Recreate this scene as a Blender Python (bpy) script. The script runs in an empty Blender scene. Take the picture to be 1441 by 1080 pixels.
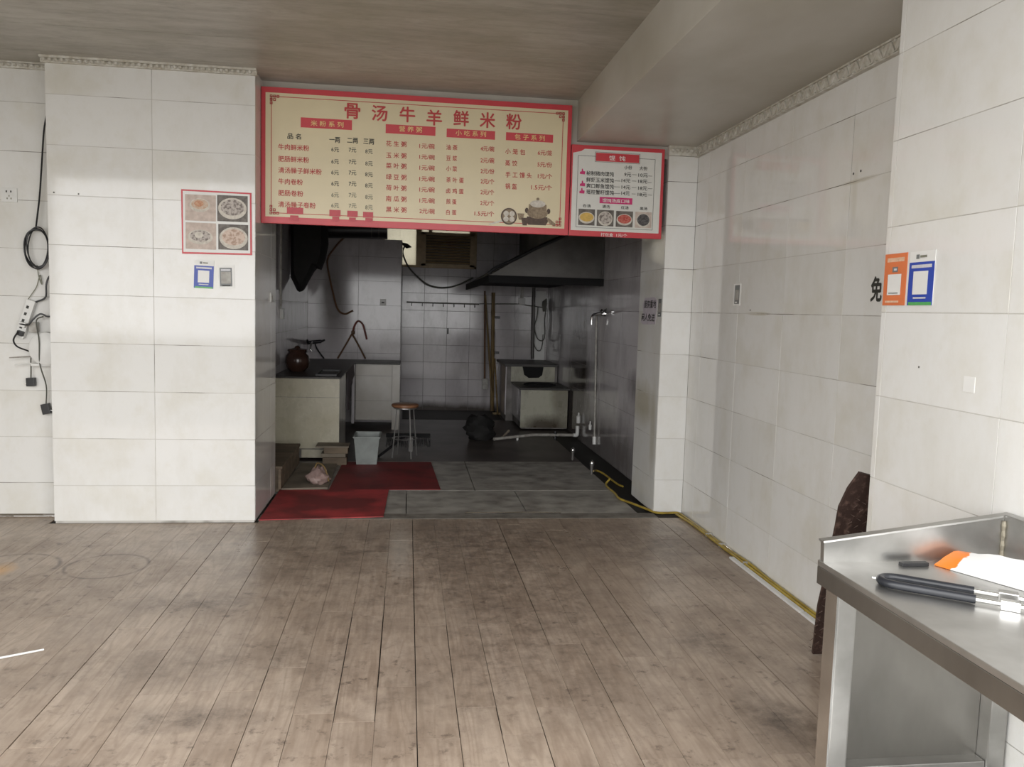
import bpy, bmesh, math, random
from mathutils import Vector, Matrix
random.seed(7)
PI = math.pi
scene = bpy.context.scene
COL = scene.collection

# ------------------------------------------------------------------ camera
cam_d = bpy.data.cameras.new('camera')
cam = bpy.data.objects.new('camera', cam_d)
COL.objects.link(cam)
cam_d.sensor_width = 36.0
cam_d.lens = 1145.93 / 1441 * 36.0
cam_d.clip_start = 0.05
YAW, PITCH, ROLL = 0.1292, 0.0895, 0.0288
fw = Vector((math.sin(YAW) * math.cos(PITCH), math.cos(YAW) * math.cos(PITCH), -math.sin(PITCH)))
rt = Vector((math.cos(YAW), -math.sin(YAW), 0))
up = rt.cross(fw)
rt2 = rt * math.cos(ROLL) + up * math.sin(ROLL)
up2 = up * math.cos(ROLL) - rt * math.sin(ROLL)
cam.matrix_world = Matrix(((rt2.x, up2.x, -fw.x, 0.0), (rt2.y, up2.y, -fw.y, 0.0), (rt2.z, up2.z, -fw.z, 1.4218), (0, 0, 0, 1)))
scene.camera = cam

# ------------------------------------------------------------------ overcast daylight and exposure
world = bpy.data.worlds.new('overcast_sky')
scene.world = world
world.use_nodes = True
wb = world.node_tree.nodes['Background']
wb.inputs[0].default_value = (1.0, 0.995, 0.985, 1)
wb.inputs[1].default_value = 2.6
vs = scene.view_settings
vs.view_transform = 'Standard'
vs.look = 'None'
vs.exposure = 0.98
vs.gamma = 1.0
vs.use_curve_mapping = False
scene.cycles.max_bounces = 10
scene.cycles.diffuse_bounces = 6
scene.cycles.sample_clamp_indirect = 6.0
pl = bpy.data.lights.new('shop_opening_portal', 'AREA')
pl.shape = 'RECTANGLE'; pl.size = 5.6; pl.size_y = 2.75
pl.cycles.is_portal = True
po = bpy.data.objects.new('shop_opening_portal', pl)
COL.objects.link(po)
po.location = (-1.1, 0.98, 1.375)
po.rotation_euler = (PI / 2, 0, 0)
po.rotation_euler = (-PI / 2, 0, PI)

# ------------------------------------------------------------------ mesh helpers
class B:
    def __init__(s): s.v = []; s.f = []
    def add(s, vs, fs):
        o = len(s.v); s.v += [tuple(v) for v in vs]; s.f += [tuple(i + o for i in f) for f in fs]; return s
    def box(s, x0, x1, y0, y1, z0, z1):
        return s.add([(x0,y0,z0),(x1,y0,z0),(x1,y1,z0),(x0,y1,z0),(x0,y0,z1),(x1,y0,z1),(x1,y1,z1),(x0,y1,z1)],
                     [(0,3,2,1),(4,5,6,7),(0,1,5,4),(1,2,6,5),(2,3,7,6),(3,0,4,7)])
    def hexa(s, bot, top):
        return s.add(list(bot) + list(top), [(0,3,2,1),(4,5,6,7),(0,1,5,4),(1,2,6,5),(2,3,7,6),(3,0,4,7)])
    def prism(s, poly, d):                       # polygon of 3-D points pushed along vector d
        n = len(poly); d = Vector(d)
        vs = [Vector(p) for p in poly]; vs = vs + [p + d for p in vs]
        fs = [tuple(range(n))[::-1], tuple(range(n, 2*n))] + [(i, (i+1) % n, n + (i+1) % n, n + i) for i in range(n)]
        return s.add(vs, fs)
    def disc(s, cx, cz, rx, rz, y, th=0.001, n=28):   # flat round print facing -Y
        return s.prism([(cx + rx*math.cos(2*PI*i/n), y, cz + rz*math.sin(2*PI*i/n)) for i in range(n)], (0, th, 0))
    def cyl(s, p0, p1, r0, r1=None, n=12):
        return s.tube([p0, p1], [r0, r0 if r1 is None else r1], n)
    def tube(s, pts, r, n=8):
        pts = [Vector(p) for p in pts]; m = len(pts)
        rr = r if isinstance(r, (list, tuple)) else [r]*m
        t = (pts[1] - pts[0]).normalized()
        a = t.orthogonal().normalized()
        vs = []
        for i, p in enumerate(pts):
            if i == 0: tt = pts[1] - pts[0]
            elif i == m-1: tt = pts[-1] - pts[-2]
            else: tt = pts[i+1] - pts[i-1]
            tt.normalize()
            a = a - tt * a.dot(tt)
            a = a.normalized() if a.length > 1e-6 else tt.orthogonal().normalized()
            b = tt.cross(a)
            for k in range(n):
                an = 2*PI*k/n
                vs.append(p + (a*math.cos(an) + b*math.sin(an)) * rr[i])
        fs = [(i*n+k, i*n+(k+1) % n, (i+1)*n+(k+1) % n, (i+1)*n+k) for i in range(m-1) for k in range(n)]
        fs += [tuple(range(n))[::-1], tuple(range((m-1)*n, m*n))]
        return s.add(vs, fs)
    def lathe(s, c, prof, n=24):                 # profile of (radius, z) about the vertical through c
        vs = [(c[0] + r*math.cos(2*PI*k/n), c[1] + r*math.sin(2*PI*k/n), c[2] + z) for r, z in prof for k in range(n)]
        m = len(prof)
        fs = [(i*n+k, i*n+(k+1) % n, (i+1)*n+(k+1) % n, (i+1)*n+k) for i in range(m-1) for k in range(n)]
        fs += [tuple(range(n))[::-1], tuple(range((m-1)*n, m*n))]
        return s.add(vs, fs)

def spline(pts, k=6):
    P = [Vector(p) for p in pts]; P = [P[0]*2 - P[1]] + P + [P[-1]*2 - P[-2]]
    out = []
    for i in range(1, len(P)-2):
        for j in range(k):
            t = j/k
            out.append(0.5*((2*P[i]) + (P[i+1]-P[i-1])*t + (2*P[i-1]-5*P[i]+4*P[i+1]-P[i+2])*t*t + (3*P[i]-P[i-1]-3*P[i+1]+P[i+2])*t**3))
    out.append(P[-2]); return out

def mesh_of(name, b, smooth=False, bevel=0.0):
    me = bpy.data.meshes.new(name)
    me.from_pydata([tuple(v) for v in b.v], [], b.f)
    bm = bmesh.new(); bm.from_mesh(me)
    bmesh.ops.recalc_face_normals(bm, faces=bm.faces)
    if bevel:
        es = [e for e in bm.edges if len(e.link_faces) == 2 and e.calc_face_angle(0) > 0.6]
        bmesh.ops.bevel(bm, geom=es, offset=bevel, segments=2, profile=0.7, affect='EDGES', clamp_overlap=True)
    if smooth:
        for f in bm.faces: f.smooth = True
        for e in bm.edges:
            if len(e.link_faces) == 2 and e.calc_face_angle(0) > 0.7: e.smooth = False
    bm.to_mesh(me); bm.free()
    return me

def tag(o, label=None, cat=None, group=None, kind=None):
    if label: o['label'] = label
    if cat: o['category'] = cat
    if group: o['group'] = group
    if kind: o['kind'] = kind
    return o

def obj(name, b, mat, parent=None, smooth=False, bevel=0.0):
    me = b if isinstance(b, bpy.types.Mesh) else mesh_of(name, b, smooth, bevel)
    o = bpy.data.objects.new(name, me); COL.objects.link(o)
    if mat is not None and not me.materials: me.materials.append(mat)
    if parent is not None:
        o.parent = parent
        if parent.type == 'EMPTY': o.location = -parent.location
    return o

def thing(name, label, cat, loc, group=None):
    o = bpy.data.objects.new(name, None); COL.objects.link(o)
    o.location = loc; o.empty_display_size = 0.1
    return tag(o, label, cat, group)

def single(name, b, mat, label, cat, group=None, smooth=False, bevel=0.0, kind=None):
    me = mesh_of(name, b, smooth, bevel)
    xs = [v.co.x for v in me.vertices]; ys = [v.co.y for v in me.vertices]; zs = [v.co.z for v in me.vertices]
    base = Vector(((min(xs)+max(xs))/2, (min(ys)+max(ys))/2, min(zs)))
    me.transform(Matrix.Translation(-base))
    o = obj(name, me, mat); o.location = base
    return tag(o, label, cat, group, kind)

def struct(name, b, mat, label, cat, bevel=0.0):
    return tag(obj(name, b, mat, bevel=bevel), label, cat, kind='structure')

# ------------------------------------------------------------------ materials
def _n(nt, t, **kw):
    n = nt.nodes.new(t)
    for k, v in kw.items(): setattr(n, k, v)
    return n

def noise(nt, vec, scale, detail=4, rough=0.55, stretch=None, rnd=None):
    L = nt.links.new
    if stretch:
        m = _n(nt, 'ShaderNodeVectorMath', operation='MULTIPLY'); L(vec, m.inputs[0]); m.inputs[1].default_value = stretch; vec = m.outputs[0]
    if rnd is not None:
        a = _n(nt, 'ShaderNodeVectorMath', operation='ADD'); L(vec, a.inputs[0])
        c = _n(nt, 'ShaderNodeVectorMath', operation='SCALE'); c.inputs[0].default_value = (37, 53, 71); L(rnd, c.inputs['Scale']); L(c.outputs[0], a.inputs[1]); vec = a.outputs[0]
    t = _n(nt, 'ShaderNodeTexNoise'); t.inputs['Scale'].default_value = scale; t.inputs['Detail'].default_value = detail; t.inputs['Roughness'].default_value = rough
    L(vec, t.inputs['Vector']); return t.outputs['Fac']

def ramp(nt, fac, a, b, lo=0.0, hi=1.0):
    m = _n(nt, 'ShaderNodeMapRange'); nt.links.new(fac, m.inputs[0])
    m.inputs[1].default_value = a; m.inputs[2].default_value = b; m.inputs[3].default_value = lo; m.inputs[4].default_value = hi
    return m.outputs[0]

def mix(nt, fac, c1, c2):
    m = _n(nt, 'ShaderNodeMix', data_type='RGBA')
    L = nt.links.new
    for s, v in ((m.inputs[0], fac), (m.inputs[6], c1), (m.inputs[7], c2)):
        if hasattr(v, 'is_linked'): L(v, s)
        elif isinstance(v, (int, float)): s.default_value = v
        else: s.default_value = (*v, 1) if len(v) == 3 else v
    return m.outputs[2]

def math_(nt, op, a, b=0.0):
    m = _n(nt, 'ShaderNodeMath', operation=op)
    for s, v in ((m.inputs[0], a), (m.inputs[1], b)):
        if hasattr(v, 'is_linked'): nt.links.new(v, s)
        else: s.default_value = v
    return m.outputs[0]

def base(name, rough=0.5, metal=0.0):
    m = bpy.data.materials.new(name); m.use_nodes = True
    nt = m.node_tree; p = nt.nodes['Principled BSDF']
    p.inputs['Roughness'].default_value = rough; p.inputs['Metallic'].default_value = metal
    return m, nt, p

def plain(name, c, rough=0.5, metal=0.0, var=0.12, scale=14.0, c2=None, bump=0.0, stretch=None, lo=0.35, hi=0.7):
    """procedural: colour mottled by noise in world space, optional relief"""
    m, nt, p = base(name, rough, metal)
    g = _n(nt, 'ShaderNodeNewGeometry')
    f = noise(nt, g.outputs['Position'], scale, stretch=stretch)
    if c2 is None: c2 = tuple(x*(1-var*2) for x in c)
    col = mix(nt, ramp(nt, f, lo, hi), c, c2)
    nt.links.new(col, p.inputs['Base Color'])
    if bump:
        b = _n(nt, 'ShaderNodeBump'); b.inputs['Strength'].default_value = bump; b.inputs['Distance'].default_value = 0.01
        nt.links.new(f, b.inputs['Height']); nt.links.new(b.outputs[0], p.inputs['Normal'])
    return m

def ellipse(nt, pos, c, r, soft=0.35, noisy=None):
    s = _n(nt, 'ShaderNodeVectorMath', operation='SUBTRACT'); nt.links.new(pos, s.inputs[0]); s.inputs[1].default_value = c
    q = _n(nt, 'ShaderNodeVectorMath', operation='MULTIPLY'); nt.links.new(s.outputs[0], q.inputs[0]); q.inputs[1].default_value = tuple(1/x if x else 0.0 for x in r)
    l = _n(nt, 'ShaderNodeVectorMath', operation='LENGTH'); nt.links.new(q.outputs[0], l.inputs[0])
    d = l.outputs['Value']
    if noisy is not None: d = math_(nt, 'ADD', d, ramp(nt, noisy, 0.25, 0.75, -0.45, 0.45))
    return ramp(nt, d, 1-soft, 1+soft, 1.0, 0.0), d

def tile_mat(name, c, vein, rough, grime=None, grime_spots=(), gr_amt=0.0):
    m, nt, p = base(name, rough)
    g = _n(nt, 'ShaderNodeNewGeometry'); pos = g.outputs['Position']
    oi = _n(nt, 'ShaderNodeObjectInfo')
    f1 = noise(nt, pos, 2.3, 6, 0.6, rnd=oi.outputs['Random'])
    f2 = noise(nt, pos, 9.0, 5, 0.65)
    col = mix(nt, ramp(nt, f1, 0.52, 0.72, 0, 0.8), c, vein)
    col = mix(nt, ramp(nt, f2, 0.55, 0.75, 0, 0.35), col, vein)
    tint = ramp(nt, oi.outputs['Random'], 0, 1, 0, 0.12)
    col = mix(nt, tint, col, (0.45, 0.44, 0.40))
    if grime:
        gf = noise(nt, pos, 3.2, 8, 0.7, stretch=(1, 1, 0.45))
        col = mix(nt, ramp(nt, gf, 0.48, 0.72, 0, gr_amt), col, grime)
        for cc, rr, amt in grime_spots:
            e, _ = ellipse(nt, pos, cc, rr, 0.5, gf)
            col = mix(nt, math_(nt, 'MULTIPLY', e, amt), col, grime)
    nt.links.new(col, p.inputs['Base Color'])
    nt.links.new(ramp(nt, f2, 0.3, 0.8, rough*0.7, rough*1.6), p.inputs['Roughness'])
    return m

WHITE_TILE = tile_mat('white_glazed_tile', (0.75, 0.748, 0.73), (0.66, 0.64, 0.575), 0.065, (0.47, 0.43, 0.32), (
    ((1.76, 5.95, 0.76), (0.3, 0.24, 0.13), 0.8), ((1.765, 5.66, 0.6), (0.2, 0.05, 0.3), 0.5), ((1.98, 4.45, 1.443), (0.1, 0.12, 0.008), 0.7),
    ((1.98, 3.48, 2.042), (0.1, 0.12, 0.008), 0.6), ((1.98, 3.5, 1.97), (0.1, 0.02, 0.12), 0.25)), 0.22)
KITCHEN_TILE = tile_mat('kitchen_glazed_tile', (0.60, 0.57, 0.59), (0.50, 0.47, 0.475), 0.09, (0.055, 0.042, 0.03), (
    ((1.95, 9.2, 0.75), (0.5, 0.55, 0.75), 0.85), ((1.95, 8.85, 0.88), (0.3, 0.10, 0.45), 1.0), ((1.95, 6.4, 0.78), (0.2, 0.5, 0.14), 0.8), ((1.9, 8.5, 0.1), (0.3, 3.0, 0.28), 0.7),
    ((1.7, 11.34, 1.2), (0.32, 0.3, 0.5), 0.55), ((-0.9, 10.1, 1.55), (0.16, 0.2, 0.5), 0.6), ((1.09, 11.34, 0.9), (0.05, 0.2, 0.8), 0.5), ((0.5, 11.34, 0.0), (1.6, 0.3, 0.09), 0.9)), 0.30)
CREAM_TILE = tile_mat('cream_tile', (0.52, 0.49, 0.38), (0.43, 0.39, 0.27), 0.25, (0.13, 0.10, 0.06), (), 0.35)
STOVE_TILE = tile_mat('grease_stained_tile', (0.42, 0.41, 0.33), (0.30, 0.28, 0.17), 0.3, (0.05, 0.035, 0.02), (((1.65, 9.5, 0.02), (0.25, 0.2, 0.12), 0.95), ((1.85, 9.5, 0.4), (0.1, 0.2, 0.25), 0.5)), 0.55)
GROUT = plain('grey_grout', (0.52, 0.505, 0.47), 0.9, c2=(0.13, 0.11, 0.085), scale=2.6, lo=0.50, hi=0.64)
KGROUT = plain('dark_kitchen_grout', (0.27, 0.255, 0.245), 0.9, c2=(0.10, 0.09, 0.08), scale=5)
PLASTER = plain('white_plaster', (0.62, 0.61, 0.57), 0.8, c2=(0.5, 0.48, 0.42), scale=4)
DARKWALL = plain('sooty_plaster', (0.14, 0.13, 0.115), 0.85, c2=(0.05, 0.045, 0.04), scale=3)
def ceiling_mat():
    m, nt, p = base('grimy_pvc_ceiling', 0.42)
    g = _n(nt, 'ShaderNodeNewGeometry'); pos = g.outputs['Position']; oi = _n(nt, 'ShaderNodeObjectInfo')
    f1 = noise(nt, pos, 3.0, 8, 0.65, stretch=(0.45, 2.2, 1))
    f2 = noise(nt, pos, 1.1, 5, 0.6)
    f3 = noise(nt, pos, 18.0, 5, 0.6, stretch=(0.35, 3.0, 1), rnd=oi.outputs['Random'])
    c = mix(nt, ramp(nt, f1, 0.38, 0.68), (0.50, 0.48, 0.435), (0.36, 0.34, 0.30))
    c = mix(nt, ramp(nt, f3, 0.5, 0.75, 0, 0.35), c, (0.27, 0.25, 0.205))
    f5 = noise(nt, pos, 9.0, 7, 0.72, stretch=(0.5, 1.6, 1))
    c = mix(nt, ramp(nt, f5, 0.5, 0.66, 0, 0.45), c, (0.24, 0.225, 0.19))
    f4 = noise(nt, pos, 4.2, 7, 0.7, stretch=(0.7, 1.3, 1))
    c = mix(nt, ramp(nt, f4, 0.5, 0.7, 0, 0.5), c, (0.25, 0.23, 0.185))
    c = mix(nt, ramp(nt, f2, 0.5, 0.72, 0, 0.55), c, (0.30, 0.275, 0.205))
    nt.links.new(c, p.inputs['Base Color']); return m
CEIL = ceiling_mat()
CORNICE = plain('cornice_plaster', (0.66, 0.65, 0.60), 0.5, c2=(0.42, 0.38, 0.30), scale=22)
CORNICE_D = plain('cornice_relief', (0.64, 0.625, 0.575), 0.45, c2=(0.45, 0.42, 0.35), scale=30)
BEAM = plain('grimy_beam_board', (0.53, 0.51, 0.46), 0.35, c2=(0.40, 0.375, 0.31), scale=1.6, stretch=(1, 0.6, 1), lo=0.4, hi=0.7)

def plank_mat():
    m, nt, p = base('worn_wood_plank', 0.45)
    g = _n(nt, 'ShaderNodeNewGeometry'); pos = g.outputs['Position']; oi = _n(nt, 'ShaderNodeObjectInfo'); R = oi.outputs['Random']
    grain = noise(nt, pos, 9.0, 7, 0.62, stretch=(6.0, 0.55, 1), rnd=R)
    broad = noise(nt, pos, 3.0, 5, 0.6, stretch=(2.2, 0.5, 1), rnd=R)
    rf = noise(nt, pos, 1.6, 3, 0.45, stretch=(3.4, 0.42, 1), rnd=R)
    ring = math_(nt, 'SINE', math_(nt, 'MULTIPLY', rf, 95.0))
    col = mix(nt, ramp(nt, grain, 0.3, 0.7), (0.474, 0.381, 0.302), (0.319, 0.243, 0.185))
    col = mix(nt, ramp(nt, broad, 0.35, 0.7, 0, 0.55), col, (0.55, 0.461, 0.381))
    col = mix(nt, ramp(nt, ring, 0.2, 1.0, 0.0, 0.30), col, (0.235, 0.172, 0.125))
    col = mix(nt, ramp(nt, R, 0, 1, 0, 0.25), col, (0.21, 0.158, 0.12))
    d1 = noise(nt, pos, 1.5, 7, 0.66); d2 = noise(nt, pos, 17.0, 6, 0.7); d3 = noise(nt, pos, 5.0, 7, 0.7)
    DK = (0.095, 0.07, 0.054)
    col = mix(nt, ramp(nt, d1, 0.47, 0.72, 0, 0.6), col, (0.19, 0.14, 0.105))
    spots = math_(nt, 'MULTIPLY', ramp(nt, d2, 0.56, 0.66), ramp(nt, d1, 0.42, 0.56))
    col = mix(nt, math_(nt, 'MULTIPLY', spots, 0.75), col, DK)
    d4 = noise(nt, pos, 3.3, 9, 0.72, stretch=(1.3, 0.8, 1)); d5 = noise(nt, pos, 11.0, 8, 0.75)
    col = mix(nt, ramp(nt, d4, 0.48, 0.66, 0, 0.5), col, (0.20, 0.15, 0.115))
    col = mix(nt, ramp(nt, d5, 0.55, 0.72, 0, 0.45), col, (0.15, 0.112, 0.085))
    for c, r, amt in (((1.32, 2.62, 0), (0.10, 0.16, 9), 1.0), ((1.42, 2.38, 0), (0.08, 0.25, 9), 0.8), ((1.33, 3.3, 0), (0.10, 0.14, 9), 0.8), ((-0.95, 3.9, 0), (0.25, 0.10, 9), 0.8), ((-0.72, 2.78, 0), (0.18, 0.07, 9), 0.9),
                      ((-0.6, 4.6, 0), (0.35, 0.5, 9), 0.6), ((0.35, 4.75, 0), (0.5, 0.55, 9), 0.65), ((0.5, 3.9, 0), (0.5, 0.4, 9), 0.55), ((1.1, 5.0, 0), (0.9, 0.5, 9), 0.5), ((-0.75, 5.1, 0), (0.3, 0.35, 9), 0.4), ((0.6, 3.3, 0), (0.4, 0.3, 9), 0.4),
                      ((1.5, 4.6, 0), (0.3, 0.45, 9), 0.4), ((-0.9, 3.2, 0), (0.4, 0.15, 9), 0.5), ((-0.3, 3.5, 0), (0.25, 0.5, 9), 0.35), ((0.3, 2.9, 0), (0.5, 0.3, 9), 0.35)):
        e, _ = ellipse(nt, pos, c, r, 0.7, d3)
        e = math_(nt, 'MULTIPLY', e, ramp(nt, d5, 0.38, 0.62, 0.15, 1.0))
        col = mix(nt, math_(nt, 'MULTIPLY', e, amt), col, DK)
    for c, r in (((-1.57, 4.48, 0), 0.205), ((-2.06, 4.47, 0), 0.24)):      # ring marks left by round stools or pots
        _, d = ellipse(nt, pos, c, (r, r, 99), 0.3)
        k = math_(nt, 'ABSOLUTE', math_(nt, 'SUBTRACT', d, 1.0))
        k = ramp(nt, k, 0.012, 0.07, 1, 0)
        k = math_(nt, 'MULTIPLY', k, ramp(nt, d3, 0.4, 0.6, 0.15, 0.85))
        col = mix(nt, k, col, DK)
    e, _ = ellipse(nt, pos, (-2.10, 4.42, 0), (0.07, 0.10, 9), 0.5, d3)
    col = mix(nt, math_(nt, 'MULTIPLY', e, 0.75), col, (0.60, 0.33, 0.10))
    e, _ = ellipse(nt, pos, (-0.02, 4.75, 0), (0.06, 0.45, 9), 0.5, d2)
    col = mix(nt, math_(nt, 'MULTIPLY', e, 0.45), col, (0.5, 0.46, 0.41))
    nt.links.new(col, p.inputs['Base Color'])
    nt.links.new(ramp(nt, d1, 0.3, 0.7, 0.26, 0.44), p.inputs['Roughness'])
    bp = _n(nt, 'ShaderNodeBump'); bp.inputs['Strength'].default_value = 0.12; bp.inputs['Distance'].default_value = 0.004
    nt.links.new(grain, bp.inputs['Height']); nt.links.new(bp.outputs[0], p.inputs['Normal'])
    return m
PLANK = plank_mat()
GAP = plain('black_floor_gap', (0.03, 0.025, 0.02), 0.9)
SLAB = plain('grey_green_slab', (0.40, 0.385, 0.35), 0.5, c2=(0.15, 0.135, 0.122), scale=5.0, bump=0.2, stretch=(1.0, 1.2, 1), lo=0.38, hi=0.74)
KFLOOR = plain('wet_dark_kitchen_floor', (0.105, 0.085, 0.078), 0.4, c2=(0.04, 0.032, 0.029), scale=2.5, bump=0.15)
BLACKWET = plain('black_grime', (0.014, 0.012, 0.010), 0.6, scale=6)
PAVE = plain('grey_paving', (0.17, 0.165, 0.155), 0.85, scale=3)
RED = plain('sign_red', (0.60, 0.055, 0.07), 0.35, var=0.04)
RED2 = plain('lettering_red', (0.52, 0.05, 0.05), 0.5, var=0.04)
PATCH = plain('faded_red_sticker', (0.58, 0.09, 0.11), 0.5, var=0.06, scale=40)
CREAM = plain('sign_cream', (0.72, 0.63, 0.42), 0.33, var=0.03, scale=3)
SIGNW = plain('sign_white', (0.72, 0.72, 0.68), 0.33, var=0.02)
GOLD = plain('lettering_gold', (0.80, 0.58, 0.26), 0.5, var=0.03)
INK = plain('black_ink', (0.035, 0.035, 0.03), 0.6, var=0.02)
INKG = plain('grey_ink', (0.10, 0.10, 0.085), 0.6, var=0.02)
INKF = plain('faded_ink', (0.22, 0.22, 0.17), 0.6, var=0.02)
WPAINT = plain('white_ink', (0.82, 0.80, 0.78), 0.5, var=0.02)
MAG = plain('magenta_ink', (0.60, 0.03, 0.17), 0.5, var=0.03)
BLUE = plain('card_blue', (0.035, 0.075, 0.42), 0.35, var=0.05)
ORANGE = plain('card_orange', (0.72, 0.20, 0.075), 0.35, var=0.05)
GREEN = plain('card_green', (0.10, 0.40, 0.12), 0.35, var=0.08, scale=60)
PALE = plain('card_pale_print', (0.62, 0.62, 0.66), 0.4, var=0.05, scale=90)
PEACH = plain('card_peach_print', (0.78, 0.50, 0.34), 0.4, var=0.1, scale=90)
GREYP = plain('card_grey', (0.19, 0.20, 0.20), 0.4, var=0.08)
CARDW = plain('card_white', (0.78, 0.78, 0.76), 0.35, var=0.02)
LILAC = plain('notice_paper', (0.52, 0.48, 0.53), 0.7, var=0.06, scale=20)
STEEL = plain('smudged_steel', (0.54, 0.535, 0.52), 0.3, 0.92, c2=(0.36, 0.355, 0.34), scale=5, bump=0.03)
STEEL2 = plain('brushed_steel_panel', (0.34, 0.33, 0.31), 0.28, 0.95, c2=(0.23, 0.222, 0.208), scale=4, stretch=(1, 1, 0.5), bump=0.05)
CHROME = plain('bright_steel', (0.78, 0.78, 0.77), 0.16, 1.0, var=0.05)
GALV = plain('sooty_sheet_metal', (0.15, 0.145, 0.138), 0.5, 0.4, c2=(0.07, 0.065, 0.06), scale=2.5)
BLACKP = plain('black_plastic', (0.018, 0.018, 0.02), 0.38, var=0.1)
BLACKC = plain('black_cloth', (0.012, 0.0115, 0.011), 0.8, var=0.3, scale=7, bump=0.3)
RUBBER = plain('black_rubber_sleeve', (0.022, 0.024, 0.03), 0.33, var=0.1)
WPLAST = plain('white_plastic', (0.72, 0.72, 0.70), 0.35, var=0.04)
OLDPLAST = plain('aged_white_plastic', (0.42, 0.41, 0.38), 0.4, c2=(0.25, 0.23, 0.2), scale=20)
YELLOW = plain('yellow_hose', (0.46, 0.34, 0.06), 0.35, c2=(0.25, 0.17, 0.03), scale=11)
BROWNH = plain('brown_hose', (0.15, 0.075, 0.035), 0.5, var=0.15)
REDH = plain('red_brown_hose', (0.22, 0.06, 0.045), 0.5, var=0.15)
BAMBOO = plain('bamboo', (0.24, 0.165, 0.06), 0.5, c2=(0.10, 0.065, 0.03), scale=7, stretch=(3, 3, 0.7))
WOOD = plain('dirty_wood', (0.20, 0.155, 0.105), 0.7, c2=(0.10, 0.072, 0.05), scale=6, stretch=(0.6, 3, 3))
PLY = plain('thin_board', (0.25, 0.215, 0.165), 0.75, c2=(0.14, 0.115, 0.09), scale=5)
STOOLW = plain('stool_wood', (0.32, 0.15, 0.075), 0.4, var=0.15)
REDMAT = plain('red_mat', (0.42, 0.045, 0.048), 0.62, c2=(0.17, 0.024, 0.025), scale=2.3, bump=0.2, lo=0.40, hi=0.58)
REDMAT2 = plain('darker_red_mat', (0.22, 0.022, 0.024), 0.6, c2=(0.12, 0.014, 0.015), scale=3.5, bump=0.2, lo=0.4, hi=0.66)  # darker copy of the mat red, used for the inner mat
TUB = plain('grey_tub_plastic', (0.29, 0.32, 0.31), 0.4, c2=(0.20, 0.22, 0.21), scale=8)
PINK = plain('pink_bag', (0.36, 0.26, 0.235), 0.5, c2=(0.22, 0.15, 0.135), scale=14)
CLAY = plain('brown_glazed_clay', (0.055, 0.028, 0.02), 0.2, var=0.15)
RUST = plain('rusty_tread_plate', (0.055, 0.032, 0.026), 0.6, 0.3, c2=(0.16, 0.10, 0.08), scale=34, bump=0.6, lo=0.52, hi=0.7)
COUNTER = plain('dark_stone_counter', (0.05, 0.045, 0.04), 0.45, c2=(0.022, 0.02, 0.018), scale=5)
SHUTTER = plain('brown_shutter', (0.46, 0.34, 0.19), 0.45, var=0.12)
DRAPE = plain('purple_grey_cloth', (0.17, 0.14, 0.15), 0.8, var=0.1)
SOOT = plain('soot', (0.008, 0.008, 0.009), 0.9)
POTP = plain('print_brown', (0.20, 0.145, 0.09), 0.5, c2=(0.34, 0.26, 0.17), scale=60)
POTD = plain('print_dark_brown', (0.10, 0.06, 0.04), 0.5, var=0.2, scale=60)
PRW = plain('print_offwhite', (0.66, 0.62, 0.55), 0.5, c2=(0.5, 0.46, 0.4), scale=50)
PRBG = plain('print_pale_pink', (0.62, 0.52, 0.46), 0.5, c2=(0.45, 0.36, 0.31), scale=28)
PRDK = plain('print_dark_table', (0.09, 0.075, 0.065), 0.5, c2=(0.2, 0.18, 0.16), scale=30)
PRSOUP = plain('print_soup', (0.50, 0.33, 0.22), 0.5, c2=(0.66, 0.56, 0.46), scale=45)
PRMEAT = plain('print_meat', (0.48, 0.20, 0.10), 0.5, c2=(0.60, 0.38, 0.24), scale=80)
PRGREY = plain('print_grey_food', (0.50, 0.45, 0.41), 0.5, c2=(0.17, 0.14, 0.125), scale=55, lo=0.45, hi=0.6)
PRDUMP = plain('print_dumplings', (0.64, 0.51, 0.43), 0.5, c2=(0.40, 0.27, 0.20), scale=40, lo=0.45, hi=0.6)
PRYEL = plain('print_yellow_soup', (0.70, 0.46, 0.11), 0.5, var=0.1, scale=60)
PRRED = plain('print_red_soup', (0.42, 0.035, 0.025), 0.5, c2=(0.6, 0.2, 0.15), scale=70)
PRBLK = plain('print_black_seaweed', (0.03, 0.028, 0.03), 0.5, c2=(0.15, 0.14, 0.14), scale=70)
def packet_mat():
    m, nt, p = base('white_orange_packet', 0.35)
    g = _n(nt, 'ShaderNodeNewGeometry'); pos = g.outputs['Position']
    sx = _n(nt, 'ShaderNodeSeparateXYZ'); nt.links.new(pos, sx.inputs[0])
    nz = noise(nt, pos, 16, 3)
    d = math_(nt, 'SUBTRACT', sx.outputs[1], math_(nt, 'MULTIPLY', sx.outputs[0], 0.13))
    d = math_(nt, 'ADD', d, ramp(nt, nz, 0.2, 0.8, -0.03, 0.03))
    col = mix(nt, ramp(nt, d, 1.766, 1.770), (0.70, 0.70, 0.69), (0.74, 0.20, 0.025))
    e, _ = ellipse(nt, pos, (1.575, 1.90, 0.8), (0.022, 0.022, 9), 0.2, nz)
    col = mix(nt, e, col, (0.75, 0.22, 0.04))
    nt.links.new(col, p.inputs['Base Color']); return m
PACKET = packet_mat()
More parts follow.
